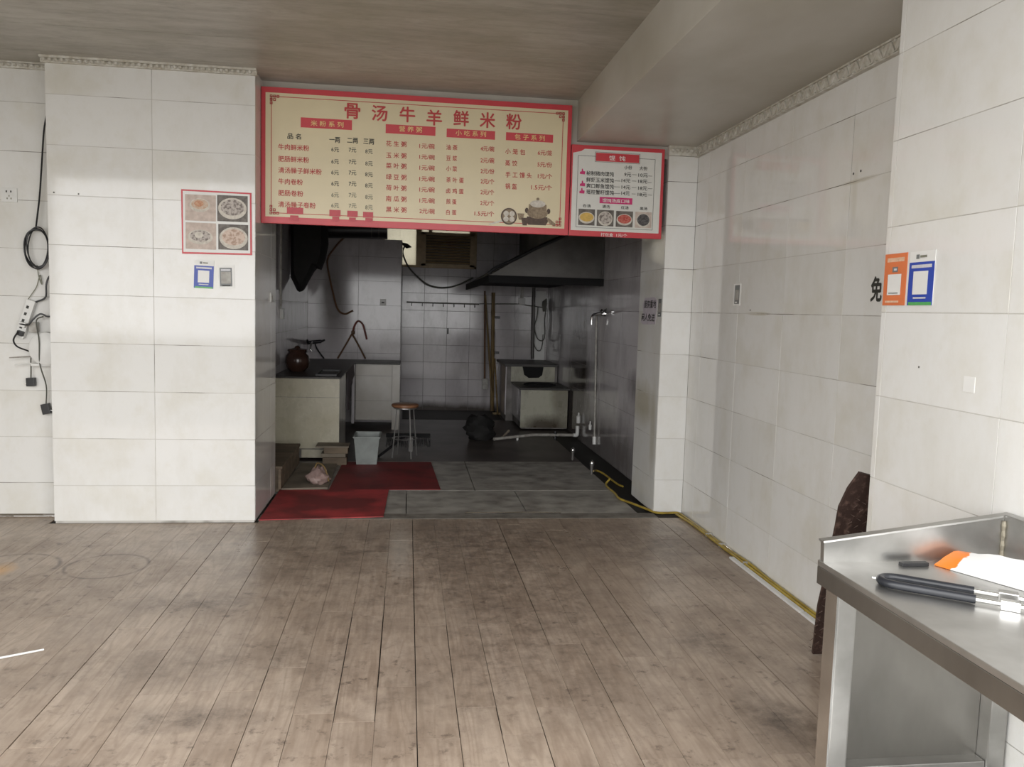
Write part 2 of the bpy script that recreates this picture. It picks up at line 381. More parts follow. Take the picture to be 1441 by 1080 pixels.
def frosted():
    m, nt, p = base('frosted_window_glass', 0.6)
    tr = _n(nt, 'ShaderNodeBsdfTranslucent'); tr.inputs[0].default_value = (0.40, 0.385, 0.335, 1)
    df = _n(nt, 'ShaderNodeBsdfDiffuse'); df.inputs[0].default_value = (0.6, 0.6, 0.6, 1)
    g = _n(nt, 'ShaderNodeNewGeometry'); f = noise(nt, g.outputs['Position'], 60, 3)
    ms = _n(nt, 'ShaderNodeMixShader'); nt.links.new(ramp(nt, f, 0.3, 0.7, 0.05, 0.25), ms.inputs[0]); nt.links.new(tr.outputs[0], ms.inputs[1]); nt.links.new(df.outputs[0], ms.inputs[2])
    nt.links.new(ms.outputs[0], nt.nodes['Material Output'].inputs[0]); return m
FROST = frosted()

# ------------------------------------------------------------------ tiles
_tc = {}
def tile_mesh(w, h, t, mat):
    k = (round(w, 3), round(h, 3), t, mat.name)
    if k not in _tc:
        b = B(); e = min(0.0008, w*0.2, h*0.2)
        b.hexa([(-w/2, 0, -h/2), (w/2, 0, -h/2), (w/2, 0, h/2), (-w/2, 0, h/2)],
               [(-w/2+e, -t, -h/2+e), (w/2-e, -t, -h/2+e), (w/2-e, -t, h/2-e), (-w/2+e, -t, h/2-e)])
        me = mesh_of('tile', b); me.materials.append(mat); _tc[k] = me
    return _tc[k]

def tiles(parent, face, const, u0, u1, v0, v1, tw, th, uo, vo, mat, gap=0.0018, thick=0.006, tilt=0.0022, holes=(), name='tile'):
    """face: '-Y' looks towards the camera, '-X' a right-hand wall, '+X' a left-hand wall; u runs along the wall, v is height"""
    rz = {'-Y': 0.0, '-X': -PI/2, '+X': PI/2}[face]
    if not holes:                                    # grout bed, a little behind the glaze
        sg = 1 if face == '+X' else -1
        q0, q1 = sorted((const + sg*0.0005, const + sg*0.0046))
        gb = B().box(u0+0.001, u1-0.001, q0, q1, v0+0.001, v1-0.001) if face == '-Y' else B().box(q0, q1, u0+0.001, u1-0.001, v0+0.001, v1-0.001)
        obj('grout', gb, GROUT if mat is WHITE_TILE else KGROUT, parent)
    iu = math.floor((u0-uo)/tw)
    while uo + iu*tw < u1 - 1e-4:
        a, b = max(u0, uo+iu*tw), min(u1, uo+(iu+1)*tw); iu += 1
        if b - a < 0.012: continue
        iv = math.floor((v0-vo)/th)
        while vo + iv*th < v1 - 1e-4:
            c, d = max(v0, vo+iv*th), min(v1, vo+(iv+1)*th); iv += 1
            if d - c < 0.012: continue
            rects = [(a, b, c, d)]
            for (h0, h1, k0, k1) in holes:
                nr = []
                for (a1, b1, c1, d1) in rects:
                    if b1 <= h0 or a1 >= h1 or d1 <= k0 or c1 >= k1: nr.append((a1, b1, c1, d1)); continue
                    if a1 < h0: nr.append((a1, h0, c1, d1))
                    if b1 > h1: nr.append((h1, b1, c1, d1))
                    if c1 < k0: nr.append((max(a1, h0), min(b1, h1), c1, k0))
                    if d1 > k1: nr.append((max(a1, h0), min(b1, h1), k1, d1))
                rects = nr
            for (a1, b1, c1, d1) in rects:
                if b1-a1 < 0.012 or d1-c1 < 0.012: continue
                o = bpy.data.objects.new(name, tile_mesh(b1-a1-gap, d1-c1-gap, thick, mat)); COL.objects.link(o)
                m, z = (a1+b1)/2, (c1+d1)/2
                o.location = (m, const, z) if face == '-Y' else (const, m, z)
                o.rotation_euler = (random.uniform(-tilt, tilt), 0, rz + random.uniform(-tilt, tilt))
                o.parent = parent
                if parent.type == 'EMPTY': o.location -= parent.location

# ------------------------------------------------------------------ lettering
_cu = bpy.data.curves.new('lettering', 'FONT'); _co = bpy.data.objects.new('lettering_source', _cu)
def text_mesh(t):
    _cu.body = t; _cu.size = 1.0; _cu.resolution_u = 2
    bpy.context.view_layer.update()
    return bpy.data.meshes.new_from_object(_co.evaluated_get(bpy.context.evaluated_depsgraph_get()))
def letters(t, x0, x1, zc, h, plane, mat, parent, name='lettering', bold=0.012, face='-Y', hfit=True):
    """flat print, its ink box fitted to x0..x1 and to height h round zc; face -Y: u = x; face -X: u = -y"""
    me = text_mesh(t)
    if not len(me.vertices): return None
    V = [(v.co.x, v.co.y) for v in me.vertices]; F = [tuple(p.vertices) for p in me.polygons]
    bpy.data.meshes.remove(me)
    xs = [v[0] for v in V]; ys = [v[1] for v in V]
    sx = (x1-x0)/(max(xs)-min(xs)); sy = h/(max(ys)-min(ys)) if (max(ys)-min(ys)) > 0.2 else sx
    mx, my = (max(xs)+min(xs))/2, (max(ys)+min(ys))/2
    VV, FF = [], []
    shifts = [(0, 0)] if not bold else [(-bold, 0), (bold, 0), (0, bold), (0, -bold)]
    for k, (dx, dy) in enumerate(shifts):            # a heavier stroke: the same glyphs printed a hair apart
        o_ = len(VV)
        for x, y in V:
            u = (x0+x1)/2 + (x-mx+dx)*sx; w = zc + (y-my+dy)*sy; d = plane - 0.00012*k
            VV.append((u, d, w) if face == '-Y' else (d, -u, w))
        FF += [tuple(i+o_ for i in f) for f in F]
    me = bpy.data.meshes.new(name); me.from_pydata(VV, [], FF)
    return obj(name, me, mat, parent)
COL.objects.link(_co)
# ================================================================== SETTING
fl = struct('floor', B().box(-3.9, 1.99, 1.0, 5.56, -0.08, -0.007), GAP, 'grey-brown worn wood-look plank floor of the shop', 'floor')
PW, PLN = 0.1425, 0.974
_pc = {}
def plank(parent, x0, x1, y0, y1):
    w, l = round(x1-x0, 4), round(y1-y0, 4)
    if w < 0.01 or l < 0.015: return
    if (w, l) not in _pc:
        e = 0.0003; t = 0.007
        b = B().hexa([(-w/2, -l/2, -t), (w/2, -l/2, -t), (w/2, l/2, -t), (-w/2, l/2, -t)], [(-w/2+e, -l/2+e, 0), (w/2-e, -l/2+e, 0), (w/2-e, l/2-e, 0), (-w/2+e, l/2-e, 0)])
        me = mesh_of('plank', b); me.materials.append(PLANK); _pc[(w, l)] = me
    o = bpy.data.objects.new('plank', _pc[(w, l)]); COL.objects.link(o); o.parent = parent
    o.location = ((x0+x1)/2, (y0+y1)/2, random.uniform(-0.0003, 0.0003)); o.rotation_euler = (random.uniform(-0.0003, 0.0003), random.uniform(-0.003, 0.003), random.uniform(-0.0004, 0.0004))
JOINT = {0: 2.591, 1: 2.794, 2: 2.597, 3: 2.777, -1: 2.973, 4: 2.35, -2: 2.72, -9: 2.63, 12: 3.68, 11: 2.95}
# seams that have opened up: boundary number -> depth range
OPEN = {0: [(1, 5.43)], 4: [(3.4, 5.3)], 6: [(3.4, 4.6)], 7: [(3.3, 4.0)], 3: [(2.3, 2.8)], -8: [(3.4, 5.3)], -6: [(3.8, 4.9)], -2: [(3.0, 3.9)], -4: [(2.7, 3.5)], 12: [(4.4, 5.43)], 8: [(5.0, 5.43)], 10: [(2.5, 3.9)],
        5: [(2.2, 2.8)], 1: [(2.4, 3.1)], 2: [(2.4, 3.0)], -9: [(2.4, 3.5)], -7: [(2.6, 3.4)], -1: [(2.9, 3.5)]}
def seam(k, y0, y1):
    for a_, b_ in OPEN.get(k, ()):
        if min(y1, b_) - max(y0, a_) > 0.4*(y1-y0): return random.uniform(0.0012, 0.0022)
    return random.choice([0.0002, 0.0002, 0.0003, 0.0007])
for k in range(-33, 14):
    a, b = 0.054 + k*PW, 0.054 + (k+1)*PW
    a, b = max(a, -3.9), min(b, 1.982)
    if b - a < 0.01: continue
    end = 5.545 if b < -2.19 else (5.357 if a < -0.963 else 5.43)
    j = JOINT.get(k, 2.4 + random.choice([0.0, 0.195, 0.39, 0.585, 0.78]) + random.uniform(-0.02, 0.02))
    wide = 0.0016 if k in JOINT else 0.0004
    y = j - 2*PLN
    while y < end:
        y0, y1 = max(y, 1.0), min(y+PLN, end)
        if y1 > y0 + 0.02: plank(fl, a + seam(k, y0, y1), b - seam(k+1, y0, y1), y0 + random.uniform(0.3, 1)*wide, y1 - random.uniform(0.3, 1)*wide)
        y += PLN
struct('ground_outside', B().box(-16, 16, -24, 1.0, -0.12, -0.03), PAVE, 'grey paved street in front of the shop', 'ground')

kf = struct('floor_kitchen', B().box(-1.35, 2.1, 5.43, 7.52, -0.12, -0.03).box(-1.35, 1.66, 7.52, 11.4, -0.12, 0.0).box(1.66, 2.1, 7.52, 11.4, -0.12, -0.03).box(1.66, 2.0, 9.3, 11.4, -0.03, 0.0), KFLOOR, 'dark wet kitchen floor behind the grey slabs', 'floor')
def slab(x0, x1, y0, y1): obj('slab', B().box(x0+0.003, x1-0.003, y0+0.003, y1-0.003, -0.03, 0.0), SLAB, kf, bevel=0.003)
for x0, x1 in ((-0.955, 0.013), (0.013, 0.86), (0.86, 1.66)): slab(x0, x1, 5.57, 6.30)
for x0, x1 in ((-1.2, -0.35), (-0.35, 0.55), (0.55, 1.66)): slab(x0, x1, 6.30, 7.52)
obj('drain_channel', B().box(1.66, 1.95, 5.6, 9.3, -0.03, -0.022), BLACKWET, kf)
obj('grime_strip', B().box(-0.05, 1.24, 10.4, 11.34, 0.0, 0.004), BLACKWET, kf)
struct('trim_1', B().box(-0.958, 1.77, 5.432, 5.568, -0.03, 0.002), plain('threshold_cement', (0.22, 0.205, 0.18), 0.7, c2=(0.12, 0.105, 0.09), scale=9, bump=0.3), 'rough cement threshold strip at the kitchen opening', 'threshold', bevel=0.003)
struct('trim_2', B().tube(spline([(0.42, 5.578, 0.002), (0.55, 5.57, 0.006), (0.7, 5.577, 0.004), (0.86, 5.572, 0.006), (1.1, 5.578, 0.002)]), 0.006, 6), CHROME, 'thin bright metal edging strip on the kitchen threshold', 'trim')

# ceiling and beam
ce = struct('ceiling', B().box(-4.05, 2.2, 0.9, 5.76, 2.867, 3.0), DARKWALL, 'stained grey-beige panelled shop ceiling', 'ceiling')
PD = 0.25
for i in range(19):
    y0 = 1.0 + i*PD; y1 = min(y0+PD, 5.6)
    if y1 - y0 < 0.02: continue
    o = obj('panel', B().box(-3.9, 1.13, y0+0.0012, y1-0.0012, 2.86, 2.867), CEIL, ce)
    o.location.z = random.uniform(-0.0006, 0.0006)
cb = struct('ceiling_beam', B().box(1.125, 1.995, 1.0, 5.60, 2.583, 2.868), BEAM, 'boxed-in beam along the right of the ceiling', 'beam', bevel=0.004)

# left pillar, left walls
pil = struct('wall_pillar', B().box(-2.183, -0.968, 5.364, 6.17, 0, 2.86), GROUT, 'wide white tiled pillar left of the kitchen opening', 'pillar')
RV = 0.243
tiles(pil, '-Y', 5.364, -2.189, -0.962, 0.014, 2.83, 0.6135, 0.3, -2.189, RV, WHITE_TILE)
tiles(pil, '+X', -0.968, 5.364, 6.17, 0.012, 2.86, 0.6, 0.3, 5.364, RV, WHITE_TILE)
wl = struct('wall_left', B().box(-4.05, -2.18, 5.546, 5.76, 0, 2.87), GROUT, 'white tiled wall set back left of the pillar', 'wall')
tiles(wl, '-Y', 5.546, -3.9, -2.195, 0.016, 2.83, 0.6, 0.3, -2.7, RV-0.02, WHITE_TILE)
struct('wall_left_side', B().box(-4.05, -3.9, 1.0, 5.56, 0, 2.87), PLASTER, 'pale side wall at the far left of the shop', 'wall')
struct('wall_front', B().box(-4.05, 2.3, 0.88, 1.0, 2.75, 3.0), PLASTER, 'plain header above the open shop front', 'wall')

# right wall, column, near pillar
wr = struct('wall_right', B().box(1.988, 2.2, 2.7, 6.14, 0, 2.61), GROUT, 'long white tiled right wall under the beam', 'wall')
tiles(wr, '-X', 1.988, 2.75, 5.56, 0.004, 2.518, 0.6, 0.3, 2.94, RV, WHITE_TILE)
wc = struct('wall_column', B().box(1.776, 1.99, 5.566, 6.14, 0, 2.61), GROUT, 'narrow white tiled column right of the kitchen opening', 'pillar')
tiles(wc, '-Y', 5.566, 1.770, 1.982, 0.004, 2.518, 0.6, 0.3, 1.770, RV, WHITE_TILE, tilt=0.0008)
tiles(wc, '-X', 1.776, 5.566, 6.14, 0.004, 2.60, 0.6, 0.3, 5.55, RV, WHITE_TILE)
wn = struct('wall_pillar_right', B().box(1.695, 2.3, 1.0, 2.744, 0, 2.87), GROUT, 'white tiled pillar nearest the camera behind the steel counter', 'pillar')
tiles(wn, '-X', 1.695, 1.0, 2.75, 0.004, 2.86, 0.6, 0.3, 2.122, RV+0.01, WHITE_TILE)

# cornices with moulded relief
def cornice(name, bx, relief, label):
    o = struct(name, bx, CORNICE, label, 'cornice')
    if relief:
        r = obj('moulded_relief', relief, CORNICE_D, o); r['kind'] = 'stuff'
rb = B(); x = -2.18
while x < -0.98:
    rb.lathe((x, 5.333, 2.838), [(0.002, -0.012), (0.013, -0.006), (0.013, 0.006), (0.002, 0.012)], 6); x += 0.034
cornice('trim_3', B().box(-2.205, -0.95, 5.338, 5.358, 2.822, 2.85).box(-2.205, -0.95, 5.318, 5.358, 2.846, 2.862), rb, 'white moulded cornice on the left pillar')
rb = B(); x = -2.9
while x < -2.2:
    rb.lathe((x, 5.515, 2.840), [(0.002, -0.011), (0.013, -0.006), (0.013, 0.006), (0.002, 0.011)], 6); x += 0.034
cornice('trim_4', B().box(-3.9, -2.19, 5.518, 5.546, 2.822, 2.855).box(-3.9, -2.19, 5.505, 5.546, 2.850, 2.862), rb, 'white moulded cornice on the set-back left wall')
rb = B(); y = 2.78; s = 1
while y < 5.52:
    z0, z1 = (2.523, 2.571) if s > 0 else (2.571, 2.523)
    rb.prism([(1.966, y, z0), (1.966, y+0.014, z0), (1.966, y+0.046, z1), (1.966, y+0.032, z1)], (-0.008, 0, 0))
    rb.lathe((1.962, y+0.007, z1), [(0.001, -0.008), (0.009, 0), (0.001, 0.008)], 6)
    y += 0.044; s = -s
cornice('trim_5', B().box(1.966, 1.99, 2.75, 5.56, 2.518, 2.583).box(1.956, 1.99, 2.75, 5.56, 2.575, 2.583).box(1.956, 1.99, 2.75, 5.56, 2.513, 2.519), rb, 'moulded zigzag cornice along the right wall')
rb = B()
for i in range(6): rb.lathe((1.79+i*0.034, 5.542, 2.552), [(0.002, -0.016), (0.012, -0.006), (0.012, 0.006), (0.002, 0.016)], 6)
cornice('trim_6', B().box(1.765, 1.985, 5.545, 5.566, 2.518, 2.583), rb, 'short moulded cornice on the narrow right column')

# kitchen shell
struct('wall_lintel', B().box(-0.965, 1.13, 5.60, 5.76, 1.97, 2.868).box(1.13, 1.70, 5.60, 5.76, 1.97, 2.61).box(1.70, 1.78, 5.60, 5.76, 2.50, 2.61), BEAM, 'grimy boarded lintel wall behind the menu boards', 'wall')
struct('ceiling_kitchen', B().box(-1.35, 2.1, 5.76, 11.5, 2.72, 2.82), DARKWALL, 'dark sooty kitchen ceiling', 'ceiling')
kl = struct('wall_kitchen_left', B().box(-1.40, -1.206, 6.17, 11.5, 0, 2.75), KGROUT, 'dim tiled left wall of the kitchen', 'wall')
tiles(kl, '+X', -1.206, 7.5, 10.1, 0.0, 2.4, 0.6, 0.3, 7.4, 0.25, KITCHEN_TILE)
kr = struct('wall_kitchen_right', B().box(1.956, 2.15, 6.14, 11.5, -0.1, 2.75), KGROUT, 'dim grime-streaked right wall of the kitchen', 'wall')
tiles(kr, '-X', 1.956, 6.14, 11.34, -0.02, 2.7, 0.6, 0.3, 6.14, RV, KITCHEN_TILE, gap=0.0012)
WX0, WX1, WZ0, WZ1 = -0.36, 0.93, 1.975, 2.64
kb = struct('wall_kitchen_back', B().box(-1.4, WX0, 11.356, 11.52, 0, 2.75).box(WX1, 2.1, 11.356, 11.52, 0, 2.75).box(WX0, WX1, 11.356, 11.52, 0, WZ0).box(WX0, WX1, 11.356, 11.52, WZ1, 2.75), KGROUT, 'white tiled back wall of the dark kitchen', 'wall')
tiles(kb, '-Y', 11.356, -0.08, 1.95, 0.0, 2.7, 0.3155, 0.2375, 0.224, 0.2, KITCHEN_TILE, gap=0.0035, holes=((WX0, WX1, WZ0, WZ1),))
kp = struct('wall_partition', B().box(-1.21, -0.086, 10.106, 11.36, 0, 2.225), KGROUT, 'tiled partition block with a broken top edge at the back of the kitchen', 'wall')
tiles(kp, '-Y', 10.106, -1.2, -0.086, 0.0, 2.235, 0.6, 0.292, -1.2, 0.56, KITCHEN_TILE)
tiles(kp, '+X', -0.086, 10.106, 11.35, 0.0, 2.235, 0.6, 0.292, 10.106, 0.56, KITCHEN_TILE)

# window with frosted pane and louvred shutter
wd = struct('window_1', B().box(WX0, WX1, 11.35, 11.40, WZ0, WZ0+0.03).box(WX0, WX1, 11.35, 11.40, WZ1-0.03, WZ1).box(WX0, WX0+0.03, 11.35, 11.40, WZ0, WZ1).box(WX1-0.03, WX1, 11.35, 11.40, WZ0, WZ1).box(0.10, 0.17, 11.34, 11.40, WZ0, WZ1), SHUTTER, 'brown framed kitchen window with frosted pane and louvres', 'window')
obj('pane', B().box(WX0+0.03, 0.10, 11.372, 11.378, WZ0+0.03, WZ1-0.03), FROST, wd)
obj('pane', B().box(0.17, 0.27, 11.372, 11.378, 2.455, WZ1-0.03), FROST, wd)
obj('pane', B().box(0.31, 0.83, 11.372, 11.378, 2.455, WZ1-0.03), FROST, wd)
obj('shutter_frame', B().box(0.17, 0.23, 11.33, 11.40, 2.0, 2.455).box(0.84, 0.90, 11.33, 11.40, 2.0, 2.455).box(0.17, 0.90, 11.33, 11.40, 2.42, 2.455).box(0.17, 0.90, 11.33, 11.40, 2.0, 2.03).box(0.27, 0.31, 11.35, 11.40, 2.455, WZ1).box(0.83, 0.90, 11.35, 11.40, 2.455, WZ1), SHUTTER, wd)
for i in range(10):
    z = 2.036 + i*0.0385
    obj('slat', B().hexa([(0.23, 11.336, z), (0.84, 11.336, z), (0.84, 11.341, z+0.003), (0.23, 11.341, z+0.003)], [(0.23, 11.352, z+0.024), (0.84, 11.352, z+0.024), (0.84, 11.357, z+0.027), (0.23, 11.357, z+0.027)]), SHUTTER, wd)
obj('shutter_backing', B().box(0.17, 0.90, 11.385, 11.395, 2.0, 2.455), POTD, wd)
for y_, z_ in ((3.46, 2.083), (3.52, 2.080), (4.56, 1.463)): obj('screw_hole', B().cyl((1.9815, y_, z_), (1.9835, y_, z_), 0.006, 0.006, 8), INK, wr)
for y_, z_ in ((2.51, 1.273), (2.26, 1.255)): obj('screw_hole', B().cyl((1.6885, y_, z_), (1.6905, y_, z_), 0.004, 0.004, 8), INKG, wn)
obj('plaster_patch', B().box(1.6878, 1.6895, 2.235, 2.285, 1.215, 1.262), CARDW, wn)
for x_, z_ in ((-2.150, 2.058), (-2.008, 2.055)): obj('screw_hole', B().cyl((x_, 5.3565, z_), (x_, 5.3585, z_), 0.005, 0.005, 8), INKG, pil)

# ================================================================== MENU BOARDS
BIG_TEXT=[
 ('骨', -0.43, -0.333, 2.689, 0.096, 'T'),
 ('汤', -0.255, -0.157, 2.685, 0.097, 'T'),
 ('牛', -0.074, 0.024, 2.687, 0.097, 'T'),
 ('羊', 0.102, 0.201, 2.677, 0.098, 'T'),
 ('鲜', 0.279, 0.379, 2.683, 0.099, 'T'),
 ('米', 0.455, 0.555, 2.681, 0.099, 'T'),
 ('粉', 0.632, 0.733, 2.681, 0.1, 'T'),
 ('米 粉 系 列', -0.646, -0.438, 2.597, 0.035, 'G'),
 ('营 养 粥', -0.077, 0.072, 2.593, 0.036, 'G'),
 ('小 吃 系 列', 0.295, 0.497, 2.588, 0.035, 'G'),
 ('包 子 系 列', 0.691, 0.895, 2.584, 0.036, 'G'),
 ('品 名', -0.793, -0.708, 2.507, 0.036, 'K'),
 ('一两', -0.527, -0.459, 2.498, 0.036, 'K'),
 ('二两', -0.413, -0.344, 2.5, 0.035, 'K'),
 ('三两', -0.308, -0.239, 2.499, 0.035, 'K'),
 ('牛肉鲜米粉', -0.851, -0.656, 2.436, 0.037, 'R'),
 ('肥肠鲜米粉', -0.851, -0.656, 2.36, 0.037, 'R'),
 ('清汤臊子鲜米粉', -0.85, -0.575, 2.288, 0.037, 'R'),
 ('牛肉卷粉', -0.85, -0.695, 2.216, 0.037, 'R'),
 ('肥肠卷粉', -0.85, -0.692, 2.142, 0.037, 'R'),
 ('清汤臊子卷粉', -0.85, -0.612, 2.069, 0.037, 'R'),
 ('6元', -0.514, -0.465, 2.436, 0.03, 'D'),
 ('7元', -0.402, -0.354, 2.44, 0.03, 'D'),
 ('8元', -0.295, -0.247, 2.435, 0.029, 'D'),
 ('6元', -0.513, -0.465, 2.359, 0.03, 'D'),
 ('7元', -0.401, -0.353, 2.363, 0.03, 'D'),
 ('8元', -0.294, -0.246, 2.357, 0.03, 'D'),
 ('6元', -0.513, -0.464, 2.289, 0.03, 'D'),
 ('7元', -0.401, -0.352, 2.293, 0.03, 'D'),
 ('8元', -0.294, -0.245, 2.287, 0.03, 'D'),
 ('6元', -0.512, -0.463, 2.217, 0.03, 'D'),
 ('7元', -0.4, -0.351, 2.221, 0.03, 'D'),
 ('8元', -0.293, -0.244, 2.215, 0.03, 'D'),
 ('6元', -0.511, -0.463, 2.144, 0.03, 'D'),
 ('7元', -0.399, -0.35, 2.148, 0.03, 'D'),
 ('8元', -0.292, -0.243, 2.141, 0.03, 'D'),
 ('6元', -0.511, -0.462, 2.076, 0.03, 'D'),
 ('7元', -0.398, -0.349, 2.079, 0.03, 'D'),
 ('8元', -0.291, -0.242, 2.073, 0.031, 'D'),
 ('花 生 粥', -0.161, -0.028, 2.494, 0.035, 'R'),
 ('玉 米 粥', -0.16, -0.027, 2.419, 0.035, 'R'),
 ('菜 叶 粥', -0.159, -0.026, 2.351, 0.036, 'R'),
 ('绿 豆 粥', -0.158, -0.025, 2.279, 0.036, 'R'),
 ('荷 叶 粥', -0.157, -0.024, 2.208, 0.036, 'R'),
 ('南 瓜 粥', -0.156, -0.022, 2.137, 0.036, 'R'),
 ('黑 米 粥', -0.154, -0.021, 2.066, 0.036, 'R'),
 ('1元/碗', 0.057, 0.157, 2.49, 0.034, 'R'),
 ('1元/碗', 0.058, 0.159, 2.42, 0.033, 'R'),
 ('1元/碗', 0.06, 0.16, 2.349, 0.034, 'R'),
 ('1元/碗', 0.061, 0.162, 2.277, 0.034, 'R'),
 ('1元/碗', 0.062, 0.163, 2.207, 0.034, 'R'),
 ('1元/碗', 0.064, 0.165, 2.135, 0.034, 'R'),
 ('2元/碗', 0.065, 0.166, 2.066, 0.035, 'R'),
 ('油 茶', 0.234, 0.309, 2.491, 0.034, 'R'),
 ('豆 浆', 0.236, 0.308, 2.42, 0.034, 'R'),
 ('小 菜', 0.237, 0.309, 2.351, 0.034, 'R'),
 ('茶 叶 蛋', 0.239, 0.355, 2.278, 0.035, 'R'),
 ('卤 鸡 蛋', 0.24, 0.356, 2.206, 0.034, 'R'),
 ('煎 蛋', 0.242, 0.31, 2.136, 0.035, 'R'),
 ('白 蛋', 0.243, 0.311, 2.064, 0.034, 'R'),
 ('4元/碗', 0.463, 0.555, 2.494, 0.034, 'R'),
 ('2元/碗', 0.465, 0.557, 2.418, 0.035, 'R'),
 ('2元/份', 0.467, 0.559, 2.347, 0.034, 'R'),
 ('2元/个', 0.469, 0.56, 2.28, 0.035, 'R'),
 ('2元/个', 0.47, 0.562, 2.209, 0.035, 'R'),
 ('2元/个', 0.47, 0.564, 2.137, 0.034, 'R'),
 ('1.5元/个', 0.433, 0.566, 2.066, 0.034, 'R'),
 ('小 笼 包', 0.63, 0.765, 2.485, 0.036, 'R'),
 ('蒸 饺', 0.632, 0.713, 2.408, 0.037, 'R'),
 ('手 工 馒 头', 0.635, 0.814, 2.332, 0.037, 'R'),
 ('锅 盔', 0.637, 0.714, 2.255, 0.037, 'R'),
 ('6元/笼', 0.851, 0.948, 2.488, 0.034, 'R'),
 ('5元/份', 0.851, 0.95, 2.41, 0.035, 'R'),
 ('1元/个', 0.856, 0.953, 2.333, 0.034, 'R'),
 ('1.5元/个', 0.813, 0.955, 2.257, 0.035, 'R'),
]
SMALL_TEXT=[
 ('馄  饨', 1.343, 1.458, 2.477, 0.033, 'W'),
 ('小份', 1.453, 1.507, 2.42, 0.025, 'K'),
 ('大份', 1.559, 1.616, 2.419, 0.026, 'K'),
 ('秘制猪肉馄饨', 1.19, 1.381, 2.369, 0.03, 'K'),
 ('鲜虾玉米馄饨', 1.191, 1.383, 2.326, 0.031, 'K'),
 ('爽口鲜鱼馄饨', 1.193, 1.384, 2.285, 0.031, 'K'),
 ('瑶柱蟹籽馄饨', 1.194, 1.386, 2.244, 0.031, 'K'),
 ('9元', 1.455, 1.502, 2.372, 0.027, 'K'),
 ('10元', 1.554, 1.621, 2.373, 0.026, 'K'),
 ('14元', 1.437, 1.499, 2.33, 0.026, 'K'),
 ('18元', 1.554, 1.619, 2.331, 0.026, 'K'),
 ('14元', 1.439, 1.5, 2.286, 0.026, 'K'),
 ('18元', 1.556, 1.62, 2.284, 0.027, 'K'),
 ('14元', 1.439, 1.498, 2.245, 0.027, 'K'),
 ('18元', 1.555, 1.619, 2.242, 0.026, 'K'),
 ('—', 1.51, 1.542, 2.374, 0.002, 'K'),
 ('—', 1.624, 1.652, 2.37, 0.002, 'K'),
 ('—', 1.387, 1.43, 2.326, 0.003, 'K'),
 ('—', 1.512, 1.541, 2.331, 0.003, 'K'),
 ('—', 1.623, 1.649, 2.326, 0.002, 'K'),
 ('—', 1.385, 1.43, 2.286, 0.003, 'K'),
 ('—', 1.51, 1.543, 2.287, 0.003, 'K'),
 ('—', 1.626, 1.657, 2.285, 0.003, 'K'),
 ('—', 1.384, 1.432, 2.242, 0.003, 'K'),
 ('—', 1.512, 1.54, 2.244, 0.002, 'K'),
 ('—', 1.628, 1.656, 2.241, 0.003, 'K'),
 ('馄饨汤底口味', 1.308, 1.5, 2.191, 0.026, 'W'),
 ('白汤', 1.176, 1.228, 2.149, 0.021, 'K'),
 ('清汤', 1.309, 1.362, 2.149, 0.022, 'K'),
 ('红汤', 1.441, 1.494, 2.148, 0.021, 'K'),
 ('黑汤', 1.574, 1.627, 2.147, 0.021, 'K'),
 ('打包盒  1元/个', 1.306, 1.491, 1.959, 0.024, 'W'),
]
BIG_STRIPS= [(-0.71, -0.383, 2.561, 2.636), (-0.165, 0.161, 2.554, 2.624), (0.235, 0.558, 2.55, 2.618), (0.632, 0.952, 2.552, 2.616)]
BIG_PATCH= [(-0.795, -0.691, 2.009, 2.051), (-0.774, -0.721, 1.967, 2.0), (-0.523, -0.451, 2.006, 2.047), (-0.504, -0.459, 1.972, 2.004), (-0.407, -0.34, 2.006, 2.046), (-0.395, -0.352, 1.978, 2.002), (-0.305, -0.239, 2.006, 2.043), (-0.289, -0.241, 1.981, 2.004)]
SM_PICS = [(1.145, 1.259, 2.018, 2.127), (1.274, 1.392, 2.017, 2.126), (1.408, 1.527, 2.016, 2.124), (1.543, 1.66, 2.016, 2.124)]
def frame_lines(b, x0, x1, z0, z1, y, w):
    b.box(x0, x1, y, y+0.001, z1-w, z1).box(x0, x1, y, y+0.001, z0, z0+w).box(x0, x0+w, y, y+0.001, z0, z1).box(x1-w, x1, y, y+0.001, z0, z1)
YB = 5.55
mb = thing('menu_board', 'large cream menu board with red frame above the kitchen opening', 'menu board', (0.057, 5.575, 1.945))
obj('backing', B().box(-0.960, 1.078, YB, 5.585, 1.945, 2.812), RED, mb, bevel=0.003)
obj('face', B().box(-0.932, 1.050, YB-0.0015, YB, 1.988, 2.776), CREAM, mb)
b = B(); frame_lines(b, -0.897, 1.019, 2.010, 2.754, YB-0.003, 0.004)
obj('border_line', b, RED2, mb)
for sx, sz, cx, cz in ((1, -1, -0.905, 2.762), (1, 1, -0.905, 2.002), (-1, -1, 1.027, 2.762), (-1, 1, 1.027, 2.002)):
    b = B(); q = 0.017; w = 0.0045
    for i in range(3):
        for j in range(3):
            if i + j > 2: continue
            x = cx + sx*(i*q*1.25); z = cz + sz*(j*q*1.25)
            xa, xb = sorted((x, x+sx*q)); za, zb = sorted((z, z+sz*q))
            frame_lines(b, xa, xb, za, zb, YB-0.0035, w)
    obj('corner_fretwork', b, RED2, mb)
YT = YB - 0.0042
COLR = {'R': RED2, 'K': INK, 'D': INKG, 'G': GOLD, 'W': WPAINT, 'T': RED2}
strips = [obj('heading_strip', B().box(x0, x1, YB-0.003, YB-0.0015, z0+0.006, z1-0.006), RED, mb) for x0, x1, z0, z1 in BIG_STRIPS]
gi = 0; di = 0
